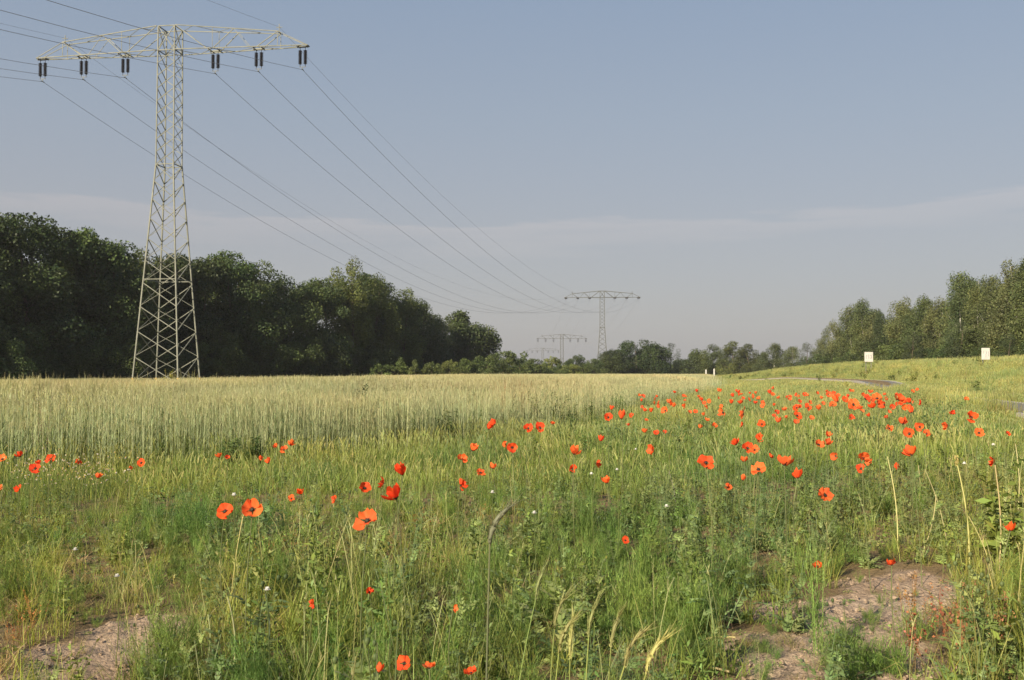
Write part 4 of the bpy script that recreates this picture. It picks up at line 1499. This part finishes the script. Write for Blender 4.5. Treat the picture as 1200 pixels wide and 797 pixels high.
GF, GL, GM, GR, GB, GX = 'large poppies in the left and middle foreground', 'small poppies along the left of the field edge', 'poppies in the middle of the meadow', 'poppies on the right of the meadow', 'dense band of poppies near the path', 'far poppies beside the rye corner'
BIG = [
    (431, 610, 27, 'coral poppy with a drooping lower petal, lowest and largest of the middle cluster', GF, 'face'),
    (296, 597, 24, 'wide open red poppy with dark centre, right of a pair at left foreground', GF, 'face'),
    (264, 599, 20, 'red poppy with one petal standing up, left of a pair at left foreground', GF, 'open'),
    (465, 584, 24, 'broad bowl-shaped orange poppy directly below the highest of the middle cluster', GF, 'cup'),
    (472, 556, 20, 'highest wide poppy of the middle cluster, side on with raised rim', GF, 'cup'),
    (427, 572, 16, 'round red poppy facing the camera, left in the middle cluster', GF, 'face'),
    (450, 566, 14, 'narrow edge-on poppy between the round one and the wide ones in the middle cluster', GF, 'side'),
    (539, 568, 15, 'tall narrow edge-on orange poppy standing alone right of the middle cluster', GM, 'side'),
    (553, 528, 14, 'bowl-shaped poppy above the narrow edge-on one, next to a smaller lower bloom', GM, 'cup'),
    (541, 538, 12, 'smaller poppy down left of a bowl-shaped one in the middle', GM, 'open'),
    (563, 554, 11, 'left of two small poppies beside a dark upright stalk', GM, 'open'),
    (577, 549, 10, 'right of two small poppies beside a dark upright stalk', GM, 'cup'),
    (600, 524, 13, 'right and brighter of a pair of poppies below the dock weeds', GM, 'open'),
    (588, 520, 10, 'left and fainter of a pair of poppies below the dock weeds', GM, 'side'),
    (572, 503, 10, 'lower left of a slanting pair at the rye edge', GM, 'cup'),
    (580, 498, 10, 'upper right of a slanting pair at the rye edge', GM, 'cup'),
    (619, 502, 11, 'left of two poppies close to the dark dock weeds at the rye edge', GM, 'open'),
    (633, 501, 13, 'right and larger of two poppies close to the dark dock weeds', GM, 'open'),
    (672, 532, 15, 'upper wide poppy above another near a white flower in the middle meadow', GM, 'cup'),
    (671, 550, 12, 'lower poppy straight below a wide one in the middle meadow', GM, 'open'),
    (698, 543, 12, 'small poppy right of a vertical pair in the middle meadow', GM, 'side'),
    (712, 566, 13, 'lone wide poppy low in the middle meadow above feathery weeds', GM, 'cup'),
    (766, 527, 14, 'half closed poppy alone between the middle meadow and the right cluster', GM, 'side'),
    (827, 542, 18, 'ragged wide poppy at the left side of the right meadow', GR, 'open'),
    (889, 550, 17, 'round poppy with dark centre, left of a bowl-shaped one, in the right meadow', GR, 'face'),
    (919, 545, 20, 'wide flat bowl-shaped orange poppy in the right meadow', GR, 'cup'),
    (935, 560, 15, 'plump poppy below right of the wide flat bowl-shaped one', GR, 'cup'),
    (966, 580, 17, 'dark hearted poppy lowest in the right meadow, facing up', GR, 'open'),
    (852, 571, 10, 'small ragged poppy lowest on the left of the right meadow', GR, 'open'),
    (870, 563, 8, 'small bud-like poppy left of the wide flat bowl-shaped one', GR, 'deep'),
    (872, 541, 10, 'small poppy just under the bright trio on the right meadow\'s left', GR, 'cup'),
    (863, 521, 11, 'single cup poppy left of the bright trio', GR, 'cup'),
    (876, 525, 14, 'lower left bloom of the bright trio', GR, 'open'),
    (889, 516, 13, 'upper right bloom of the bright trio', GR, 'cup'),
    (884, 527, 11, 'lower right bloom of the bright trio', GR, 'open'),
    (902, 535, 8, 'thin closed poppy right of the bright trio', GR, 'side'),
    (959, 521, 12, 'left bloom of a tight cluster of three right of the bright trio', GR, 'open'),
    (970, 521, 11, 'lower right bloom of a tight cluster of three', GR, 'cup'),
    (970, 511, 9, 'top bloom of a tight cluster of three', GR, 'cup'),
    (980, 534, 11, 'narrow dark edge-on poppy below the tight cluster of three', GR, 'side'),
    (1010, 537, 18, 'large ring-shaped poppy facing the camera with others tucked round it', GR, 'face'),
    (1020, 541, 11, 'dark poppy tucked behind the right side of the ring-shaped one', GR, 'side'),
    (1009, 549, 11, 'small poppy hanging just below the ring-shaped one', GR, 'open'),
    (1069, 533, 18, 'wide bowl-shaped poppy above a pale stalk at the right', GR, 'cup'),
    (1053, 546, 9, 'small poppy down left of the wide one above a pale stalk', GR, 'side'),
    (1042, 502, 10, 'small poppy left of the dark-hearted right group', GR, 'open'),
    (1058, 497, 13, 'bright cup poppy at the top of the dark-hearted right group', GR, 'cup'),
    (1066, 508, 15, 'dark-hearted poppy facing the camera in the right group', GR, 'face'),
    (1078, 500, 11, 'red poppy overlapping another at the right of the right group', GR, 'open'),
    (1086, 508, 9, 'lowest red poppy at the right end of the right group', GR, 'open'),
    (1111, 498, 12, 'tilted poppy between the right group and the last tall ones', GR, 'side'),
    (1114, 485, 8, 'small poppy above the tilted one at the right', GR, 'cup'),
    (1138, 489, 14, 'round wide poppy on a long stalk near the right edge, under the path', GR, 'face'),
    (1147, 507, 11, 'poppy right below the round wide one near the right edge', GR, 'open'),
    (1180, 508, 7, 'pale little poppy nearest the right edge at mid height', GR, 'open'),
    (1166, 540, 13, 'flat withering poppy on a tall bent stalk at the right', GR, 'side'),
    (1184, 622, 14, 'poppy low among big leaves at the right edge', GR, 'cup'),
    (1045, 662, 13, 'small orange poppy low above the bare soil on the right', GR, 'up'),
    (958, 664, 12, 'small ragged poppy left of the bare soil on the right', GR, 'open'),
    (733, 633, 9, 'tiny dull orange poppy among feathery weeds in the middle', GF, 'open'),
    (433, 694, 11, 'small ragged orange poppy in the grass below the middle cluster', GF, 'open'),
    (531, 713, 10, 'half hidden red poppy in tall grass at bottom centre', GF, 'side'),
    (368, 706, 11, 'small orange poppy in the grass left of bottom centre', GF, 'side'),
    (443, 788, 13, 'dark red wilted poppy leftmost at the bottom edge', GF, 'deep'),
    (474, 777, 17, 'two-tiered wilted poppy second from left at the bottom edge', GF, 'open'),
    (503, 783, 16, 'spread orange poppy third from left at the bottom edge', GF, 'up'),
    (552, 789, 16, 'spread poppy with dark centre rightmost at the bottom edge', GF, 'up'),
    (353, 579, 11, 'right bloom of a small pair between the left pair and the middle cluster', GF, 'cup'),
    (342, 584, 10, 'left bloom of a small pair between the left pair and the middle cluster', GF, 'open'),
    (393, 585, 9, 'small pale poppy alone left of the middle cluster', GF, 'side'),
    (3, 538, 11, 'dark poppy cut by the left picture edge', GL, 'open'),
    (24, 535, 10, 'upright poppy second from the left edge', GL, 'cup'),
    (60, 538, 13, 'widest poppy of the row at the far left', GL, 'open'),
    (42, 549, 13, 'poppy lower left of the widest one at the far left', GL, 'open'),
    (46, 544, 8, 'small bloom overlapping the poppy lower left of the widest one', GL, 'cup'),
    (90, 542, 9, 'narrow poppy right of the widest one at the far left', GL, 'side'),
    (114, 560, 10, 'poppy at the right end of the whitish flower patch', GL, 'cup'),
    (166, 542, 11, 'poppy alone a third of the way between the left edge and the left pair', GL, 'open'),
    (152, 548, 6, 'faint small poppy beside a larger one left of the left pair', GL, 'side'),
    (23, 573, 10, 'slanting poppy below the whitish flower patch', GL, 'side'),
    (2, 571, 7, 'little poppy at the left picture edge below the whitish patch', GL, 'open'),
    (257, 536, 9, 'left of two touching small poppies above the left pair', GL, 'cup'),
    (266, 536, 7, 'right of two touching small poppies above the left pair', GL, 'open'),
    (303, 537, 8, 'narrow poppy left of a flat one at the rye edge', GL, 'side'),
    (315, 543, 10, 'flat poppy lower right of a narrow one at the rye edge', GL, 'cup'),
    (324, 524, 7, 'left bloom of the upper trio at the rye edge', GL, 'cup'),
    (333, 527, 10, 'middle bloom of the upper trio at the rye edge', GL, 'open'),
    (340, 522, 10, 'right bloom of the upper trio at the rye edge', GL, 'cup'),
]
for b_ in BIG:
    poppy(*b_)
BAND = [(848, 483, 13), (872, 485, 11), (871, 497, 7), (893, 497, 10), (912, 495, 8), (934, 478, 10), (934, 487, 11), (933, 496, 8), (947, 478, 9), (997, 489, 7), (1019, 488, 6),
        (982, 471, 11), (971, 462, 7), (1000, 474, 13), (1013, 467, 11), (1028, 467, 13), (1023, 478, 10), (1037, 474, 10), (1052, 468, 13), (1067, 472, 9), (1061, 478, 8), (1068, 484, 10),
        (1080, 471, 7), (1132, 468, 6), (1010, 482, 6), (990, 468, 8), (1006, 479, 8), (1030, 474, 8), (1045, 477, 7), (976, 474, 8), (960, 480, 7), (920, 481, 7), (1058, 472, 8), (995, 479, 7), (951, 490, 6), (1040, 490, 6)]
for (px, py, s_) in BAND:
    poppy(px, py, s_, 'bright poppy in the dense band of blooms just left of the asphalt path', GB, parts=s_ >= 9)
FAR = [(713, 489, 12), (716, 480, 6), (728, 491, 13), (740, 487, 6), (736, 499, 5), (704, 517, 8), (756, 507, 8), (769, 507, 7), (779, 506, 5), (757, 493, 5), (780, 481, 9), (773, 475, 6), (783, 472, 7), (763, 483, 6), (755, 482, 6), (789, 477, 6), (647, 497, 6),
       (832, 470, 6), (857, 473, 6), (868, 473, 7), (885, 473, 5), (894, 475, 6), (877, 468, 5), (910, 483, 6), (922, 490, 5), (820, 502, 6), (837, 499, 7), (828, 493, 6), (815, 482, 5), (808, 483, 5), (907, 487, 5), (846, 476, 5), (825, 487, 5)]
for (px, py, s_) in FAR:
    poppy(px, py, s_, 'small poppy at the rye field\'s right edge before its far corner' if px < 800 else 'small poppy in the meadow right of the rye corner', GX, parts=s_ >= 9)
for q in range(95):
    px, py = random.uniform(745, 1075), random.triangular(452, 492, 462)
    if py < 470 + (px - 1000) * .05 and px < 800:
        py += 18
    poppy(px, py, random.uniform(3.2, 5.5), 'tiny far poppy speck in the grass between the rye corner and the path', 'tiny far poppies', parts=False, lo=.42)

# ------------------------------------------------------------------ single plants one can point at
def stalk(top, bot, rad, col, label, name='dry_stalk', cat='stalk', group='pale dry stalks on the right', head=0.0, bend=.02):
    x0, y0 = ground_at(*bot)
    x1, y1, z1 = ray(top[0], top[1], y0 + random.uniform(-.04, .04))
    z0 = float(gz(x0, y0))
    o = empty(name, (x0, y0, z0), label=label, cat=cat, group=group)
    g = G()
    ts = np.linspace(0, 1, 8)
    pts = np.stack([(x1 - x0) * ts + bend * np.sin(ts * 3.14), (y1 - y0) * ts, (z1 - z0) * ts], 1)
    g.tube(pts, np.linspace(rad, rad * .7, 8), jit(col, 1, .1)[0], k=5)
    g.build('stem', M_weed, o)
    if head:
        g = G()
        m = 60
        t = RNG.uniform(0, 1, m)
        dv = (pts[-1] - pts[-2]) / np.linalg.norm(pts[-1] - pts[-2])
        p = pts[-1] + dv * (t * head)[:, None] + RNG.normal(0, .004, (m, 3))
        g.cards(p, .016, RNG.normal(size=(m, 3)), jit((.36, .34, .16), m, .2), .5, up=np.tile(dv, (m, 1)))
        g.build('seed_head', M_weed, o)


STRAW = (.48, .45, .27)
for a_ in [((1040, 535), (1052, 645), .0036, STRAW, 'leftmost pale stalk, tall and slightly leaning, on the right'),
           ((1084, 550), (1110, 640), .003, STRAW, 'pale stalk leaning left that crosses another in an X'),
           ((1097, 580), (1078, 655), .003, STRAW, 'pale stalk leaning right that crosses another in an X'),
           ((1122, 545), (1136, 668), .0042, (.42, .44, .22), 'thick pale green stalk right of the crossing pair', 'dry_stalk', 'stalk', 'pale dry stalks on the right', .05),
           ((1166, 545), (1170, 682), .004, STRAW, 'tall bent pale stalk under the withering poppy'),
           ((1135, 605), (1163, 680), .0028, STRAW, 'thin pale stalk leaning left of the tall bent one'),
           ((1190, 520), (1192, 610), .003, STRAW, 'pale stalk nearest the right picture edge'),
           ((1076, 545), (1074, 600), .0028, STRAW, 'short pale stalk under the wide bowl-shaped poppy at the right'),
           ((784, 552), (792, 612), .003, (.30, .24, .22), 'thin greyish purple stalk alone right of the middle meadow'),
           ((267, 700), (272, 797), .0045, (.40, .42, .25), 'pale thick stalk at the bottom left of centre'),
           ((244, 720), (236, 797), .004, (.36, .40, .22), 'pale stalk leaning beside a thicker one at the bottom left'),
           ((311, 696), (310, 780), .004, (.16, .20, .14), 'blue-green upright stalk topped by a white flower')]:
    stalk(*a_)


def rye_plant(base, top, d, earpx, label, group, rad=.0024, ear_l=.11, col=(.34, .35, .16), dark=False):
    """cereal plant: stem, ear, leaf; base and top in the photo's directions at distance d"""
    x1, y1, z1 = ray(top[0], top[1], d)
    x0, y0, _ = ray(base[0], base[1], d)
    z0 = float(gz(x0, y0))
    o = empty('rye_plant', (x0, y0, z0), label=label, cat='rye', group=group)
    T = np.array([x1 - x0, y1 - y0, z1 - z0])
    ts = np.linspace(0, 1, 10)
    lx = earpx / abs(earpx) if earpx else 1
    pts = np.stack([T[0] * ts ** 1.6, T[1] * ts, T[2] * ts], 1)
    g = G()
    cs = (.14, .16, .10) if dark else (.26, .31, .10)
    g.tube(pts, np.linspace(rad, rad * .75, 10), cs, k=6)
    g.build('stem', M_weed, o)
    ang0 = math.atan2(T[0] * .3, T[2])
    g = G()
    m = 11
    p = pts[-1].copy()
    q_ = [p.copy()]
    a_ = ang0
    for i in range(m):
        a_ += earpx / m
        p = p + np.array([math.sin(a_), 0, math.cos(a_)]) * ear_l / m
        q_.append(p.copy())
    q_ = np.array(q_)
    g.tube(q_, (.0058 if dark else .0036) * np.sin(np.linspace(.35, 3.0, m + 1)) + .0006, jit(col, 1, .1)[0], k=6)
    k = 70
    ii = RNG.integers(0, m, k)
    dv = q_[ii + 1] - q_[ii]
    dv /= np.linalg.norm(dv, axis=1, keepdims=True)
    pp = q_[ii] + RNG.normal(0, .002, (k, 3))
    for c_i in range(k):      # awns
        e = pp[c_i] + (dv[c_i] + RNG.normal(0, .14, 3)) * RNG.uniform(.03, .06)
        w_ = np.array([0, .0009, 0]) + RNG.normal(0, .0005, 3)
        g.add([pp[c_i] - w_, pp[c_i] + w_, e], [[0, 1, 2]], np.array(col) * 1.1)
        if c_i % 2:
            g.cards(pp[c_i:c_i + 1], .013, RNG.normal(size=(1, 3)), np.array(col) * RNG.uniform(.8, 1.15), .45, up=dv[c_i:c_i + 1])
    g.build('ear', M_weed, o)
    g = G()
    g.strips([pts[5]], .24, [math.pi if lx > 0 else 0], .5, 1.3, .010, jit(cs, 1), jit((.20, .22, .07), 1), 6, .05, .3)
    g.build('leaf', M_weed, o)


GE = 'green cereal plants at the bottom centre'
rye_plant((566, 830), (574, 636), 2.15, 1.0, 'tall dark cereal stalk with a grey drooping ear at bottom centre', GE, .0026, .095, (.15, .165, .125), True)
for a_ in [((600, 790), (628, 702), 3.2, .5, 'pale ear curving right beside the drooping grey ear'), ((640, 800), (650, 735), 3.0, .7, 'short pale ear left of the tallest pale one at bottom centre'),
           ((640, 830), (655, 765), 2.7, .8, 'lowest pale ear on the left at bottom centre'), ((682, 830), (690, 745), 2.9, .45, 'tallest pale upright ear at bottom centre'),
           ((708, 830), (716, 760), 2.9, .5, 'pale upright ear just right of the tallest pale one'), ((690, 850), (732, 780), 2.6, .9, 'pale ear arching to the right near the bottom edge'),
           ((715, 870), (757, 790), 2.4, .9, 'rightmost pale ear arching low over the bottom edge'), ((665, 840), (668, 770), 2.7, .15, 'straight short pale ear between the low one and the tallest')]:
    rye_plant(*a_, GE)


def single(mesh_g, name, px, py, label, cat, group=None, mats=M_weed, s_=1.0, d=None):
    if d is None:
        x, y = ground_at(px, py)
    else:
        x, y, _ = ray(px, py, d)
    if group == 'tall weeds along the rye edge':
        x, y = x * .86, y * .86
        s_ = 1.02
    o = mesh_g.build(name, mats, None, (x, y, float(gz(x, y))))
    o.rotation_euler[2] = random.uniform(0, 6.28)
    o.scale = (s_,) * 3
    return tag(o, label, cat, group)


GW = 'feathery mayweed plants in the foreground'
for (px, py, h, n, lab) in [(655, 730, .24, 16, 'round soft clump of feathery mayweed left of the pale ears'), (745, 745, .26, 18, 'broad feathery mayweed clump in the middle of the foreground'),
                            (800, 752, .22, 16, 'feathery mayweed clump at the left border of the bare soil'), (962, 768, .36, 5, 'tall feathery mayweed standing upright in the bare soil'),
                            (985, 793, .15, 12, 'low feathery mayweed at the bottom edge in the bare soil'), (1035, 795, .12, 9, 'small feathery mayweed right of the one at the bottom edge'),
                            (20, 700, .22, 14, 'feathery mayweed at the left picture edge'), (185, 792, .2, 14, 'feathery mayweed right of the bare soil at bottom left'),
                            (230, 640, .3, 18, 'dark feathery clump left below the pair of red poppies'), (560, 790, .22, 12, 'feathery mayweed at the foot of the tall dark stalk'),
                            (690, 640, .3, 16, 'feathery clump behind the bright green middle one'), (860, 700, .28, 16, 'feathery clump behind the bare soil on its left side')]:
    single(mayweed(h * (1.3 if px < 830 else 1.1), int(n * 1.5), 85, .55 if n > 6 else .2), 'mayweed_plant', px, py, lab, 'mayweed', GW)
single(broad_weed(.95, 18, (.055, .08, .036), .10), 'mugwort_plant', 425, 512, 'dark leafy mugwort standing at the edge of the rye left of centre', 'weed', 'tall weeds along the rye edge')
single(broad_weed(.8, 13, (.045, .066, .030), .09), 'mugwort_plant', 398, 510, 'smaller dark weed touching the left side of the mugwort', 'weed', 'tall weeds along the rye edge')
for (px, py, h, lab) in [(590, 497, 1.0, 'reddish seeding dock plant left in the dark clump at the rye edge'), (611, 496, 1.05, 'reddish dock plant in the middle of the dark clump at the rye edge')]:
    single(sorrel(h, (.30, .17, .09), 46), 'dock_plant', px, py, lab, 'weed', 'tall weeds along the rye edge')
for (px, py, h, lab) in [(600, 497, .7, 'dark green leafy weed under the reddish docks'), (632, 497, .85, 'dark green bushy weed right of the reddish docks'), (650, 495, .8, 'dark green weed at the right end of the dark clump'),
                         (668, 497, .6, 'low dark weed beside the dark clump\'s right end'), (524, 512, .7, 'narrow dark upright weed between the mugwort and the docks'), (490, 514, .55, 'small dark weed right of the mugwort'),
                         (272, 528, .42, 'small dark weed at the rye edge above two touching poppies'), (300, 526, .42, 'small dark weed at the rye edge above the narrow poppy'), (690, 492, .6, 'dark weed at the rye edge left of the far poppies')]:
    single(broad_weed(h, 13, (.10, .14, .05), .07), 'leafy_weed', px, py, lab, 'weed', 'tall weeds along the rye edge')
single(sorrel(.95, (.22, .11, .085), 8), 'sorrel_plant', 48, 534, 'reddish sorrel spire standing before the rye at the far left', 'weed', 'tall weeds along the rye edge')
o = single(broad_weed(1.9, 9, (.32, .30, .05), .15), 'yellow_shrub', 198, 446, 'yellow flowering shrub between the near pylon\'s legs', 'shrub', d=72.6)
single(broad_weed(.55, 12, (.12, .175, .045), .085), 'leafy_weed', 1184, 668, 'broad-leaved weed below the low poppy at the right edge', 'weed', 'weeds at the right edge')
for (px, py, lab) in [(1172, 735, 'arching grass clump at the right picture edge beside the bare soil'), (1192, 775, 'arching grass clump in the bottom right corner'), (1150, 705, 'grass clump between the bare soil and the broad-leaved weed')]:
    single(grass_tuft(70, .36, .10, .0065, FRESH, (.16, .19, .05), lean=.45, bend=1.0), 'grass_clump', px, py, lab, 'grass', 'grass clumps at the right edge', M_grass)
for (px, py, lab) in [(1075, 790, 'rust red sorrel tuft in the bare soil, left of its neighbours'), (1105, 770, 'rust red sorrel tuft, tallest beside the bare soil'), (1135, 792, 'rust red sorrel tuft nearest the bottom right corner')]:
    single(sorrel(.24, (.25, .10, .06), 7), 'sorrel_plant', px, py, lab, 'weed', 'rust red sorrel tufts')


def white_flower(px, py, d, label, r=.013):
    x, y, z = ray(px, py, d)
    z0 = float(gz(x, y))
    if z - z0 < .12:
        d = d * .8
        x, y, z = ray(px, py, d)
        z0 = float(gz(x, y))
    o = empty('white_flower', (x, y, z0), label=label, cat='flower', group='small white wildflowers')
    g = G()
    g.tube([(0, 0, 0), (.01, 0, (z - z0) * .5), (0, 0, z - z0)], .0018, (.12, .15, .05), k=5)
    g.build('stem', M_weed, o)
    g = G()
    m = 6
    for ln_ in (.35, 1.1):
        g.strips(np.tile([[0, 0, z - z0]], (m, 1)), r, np.arange(m) * 1.047 + ln_, ln_, .4, r * .9, (.78, .77, .73), (.78, .77, .73), 2, .5)
    g.build('blossom', M_white, o)


for (px, py, d, lab) in [(745, 527, 7.5, 'white flower right of the middle meadow near a half closed poppy'), (693, 556, 5.5, 'white flower between the lower and the lone middle poppies'), (577, 578, 4.6, 'white blossom below two small poppies beside the dark stalk'),
                         (626, 602, 4.4, 'tiny white blossom at the tip of the grey drooping ear'), (723, 551, 6, 'white flower right of the small middle poppy'), (781, 594, 5, 'white flower low left of the right meadow'),
                         (137, 676, 4.2, 'white blossom above the bare soil at bottom left'), (313, 692, 3.5, 'white blossom on the blue-green upright stalk'), (274, 581, 4.2, 'white blossom above the pair of red poppies'),
                         (88, 645, 4.6, 'white blossom over bent straw at the left'), (1164, 522, 5.4, 'white blossom above the withering poppy at right'), (1130, 544, 5.2, 'flat white blossom left of the withering poppy')]:
    white_flower(px, py, d, lab)
for (a_, b_, lab) in [((815, 789), (855, 797), 'pale straw lying on the bare soil at its left end'), ((968, 750), (992, 757), 'short pale straw lying in the middle of the bare soil'), ((836, 662), (852, 645), 'thick pale dry stick at the left of the right meadow'), ((822, 756), (862, 756), 'pale straw lying flat under the mayweed clump')]:
    x0, y0 = ground_at(*a_)
    x1, y1 = ground_at(*b_)
    g = G()
    z0, z1 = float(gz(x0, y0)) + .02, float(gz(x1, y1)) + .03
    g.tube([(0, 0, 0), ((x1 - x0) / 2, (y1 - y0) / 2, (z1 - z0) / 2 + .01), (x1 - x0, y1 - y0, z1 - z0)], .0045, (.46, .37, .20), k=6)
    tag(g.build('straw', M_weed, None, (x0, y0, z0)), lab, 'straw', 'loose straws')

# ------------------------------------------------------------------ light, sky, air
SUN = Vector((-.58, -.75, .43)).normalized()
ld = bpy.data.lights.new('sun', 'SUN')
ld.energy = 5.0
ld.angle = R(.6)
ld.color = (1.0, .86, .655)
lo_ = bpy.data.objects.new('sun', ld)
C.objects.link(lo_)
lo_.rotation_euler = SUN.to_track_quat('Z', 'Y').to_euler()
lo_.location = (-60, -30, 60)

W = bpy.data.worlds.new('World')
S.world = W
W.use_nodes = True
nt = NT(W)
sky = nt.n('ShaderNodeTexSky', sky_type='NISHITA')
sky.sun_disc = False
sky.sun_elevation = math.asin(SUN.z)
sky.sun_rotation = math.atan2(SUN.x, SUN.y)
sky.air_density, sky.dust_density, sky.ozone_density = 1.0, 2.2, 1.5
tc = nt.n('ShaderNodeTexCoord')
sx = nt.n('ShaderNodeSeparateXYZ')
nt.l(tc.outputs['Generated'], sx.inputs[0])
K = 1 / .1 / 1.932 * 1.04
sr = ramp(nt, sx.outputs['Z'], [(0.0, (.395, .380, .382)), (.06, (.385, .370, .380)), (.14, (.360, .360, .386)), (.24, (.318, .356, .414)), (.36, (.262, .328, .428)), (.8, (.15, .23, .42))])
# thin stretched cloud veils
mp = nt.n('ShaderNodeMapping')
mp.inputs['Scale'].default_value = (3.2, 3.2, 30)
mp.inputs['Rotation'].default_value = (0, R(1.2), 0)
nt.l(tc.outputs['Generated'], mp.inputs['Vector'])
cn = nt.n('ShaderNodeTexNoise'); cn.inputs['Scale'].default_value = 1.6; cn.inputs['Detail'].default_value = 7; cn.inputs['Roughness'].default_value = .55
nt.l(mp.outputs[0], cn.inputs['Vector'])
def mth(op, a, b=None):
    q = nt.n('ShaderNodeMath', operation=op)
    for i_, v_ in enumerate((a, b)):
        if v_ is None:
            continue
        if isinstance(v_, (int, float)):
            q.inputs[i_].default_value = v_
        else:
            nt.l(v_, q.inputs[i_])
    return q.outputs[0]


# a faint low cloud bank with a lighter, ragged upper edge
e_ = mth('SUBTRACT', sx.outputs['Z'], mth('ADD', mth('MULTIPLY', mth('ABSOLUTE', sx.outputs['X']), .042), .138))
e_ = mth('ADD', e_, mth('MULTIPLY', mth('SUBTRACT', cn.outputs[0], .5), -.075))
e_ = mth('ADD', mth('MULTIPLY', e_, 8.0), .5)
rim = ramp(nt, e_, [(.30, (0, 0, 0)), (.47, (.75, .75, .75)), (.53, (0, 0, 0))])
body = ramp(nt, e_, [(.0, (.0, .0, .0)), (.40, (.4, .4, .4)), (.53, (0, 0, 0))])
cl0 = nt.n('ShaderNodeMix', data_type='RGBA')
nt.l(body, cl0.inputs[0]); nt.l(sr, cl0.inputs[6]); cl0.inputs[7].default_value = (.375, .362, .382, 1)
cl = nt.n('ShaderNodeMix', data_type='RGBA')
nt.l(mth('MULTIPLY', rim, mth('MULTIPLY', cn.outputs[0], 1.15)), cl.inputs[0]); nt.l(cl0.outputs[2], cl.inputs[6]); cl.inputs[7].default_value = (.50, .45, .44, 1)
sc_ = nt.n('ShaderNodeMix', data_type='RGBA', blend_type='MULTIPLY'); sc_.inputs[0].default_value = 1
nt.l(cl.outputs[2], sc_.inputs[6]); sc_.inputs[7].default_value = (K, K, K, 1)
mxs = nt.n('ShaderNodeMix', data_type='RGBA'); mxs.inputs[0].default_value = .85
nt.l(sky.outputs[0], mxs.inputs[6]); nt.l(sc_.outputs[2], mxs.inputs[7])
bg = nt.n('ShaderNodeBackground'); bg.inputs['Strength'].default_value = .1
nt.l(mxs.outputs[2], bg.inputs[0])
wo = nt.n('ShaderNodeOutputWorld'); nt.l(bg.outputs[0], wo.inputs[0])

HZ = newmat('air')
hv = HZ[1].n('ShaderNodeVolumePrincipled')
hv.inputs['Color'].default_value = (.93, .94, .97, 1)
hv.inputs['Density'].default_value = .00021
hv.inputs['Anisotropy'].default_value = .2
ho = HZ[1].n('ShaderNodeOutputMaterial')
HZ[1].l(hv.outputs[0], ho.inputs['Volume'])
g = G()
BAR = 1
g.box((0, 360, 12), (900, 820, 50))
haze = g.build('haze', HZ[0])
tag(haze, 'thin summer haze in the air between the camera and the distant pylons', 'haze', kind='stuff')

S.view_settings.view_transform = 'Standard'
S.view_settings.look = 'None'
S.view_settings.exposure = .95
S.view_settings.gamma = 1
S.view_settings.use_curve_mapping = False
S.render.engine = 'CYCLES'
S.cycles.max_bounces = 6
S.cycles.diffuse_bounces = 4
S.cycles.transmission_bounces = 3
S.cycles.use_denoising = True
S.cycles.denoiser = 'OPENIMAGEDENOISE'
S.cycles.denoising_input_passes = 'RGB_ALBEDO_NORMAL'
S.cycles.denoising_prefilter = 'ACCURATE'
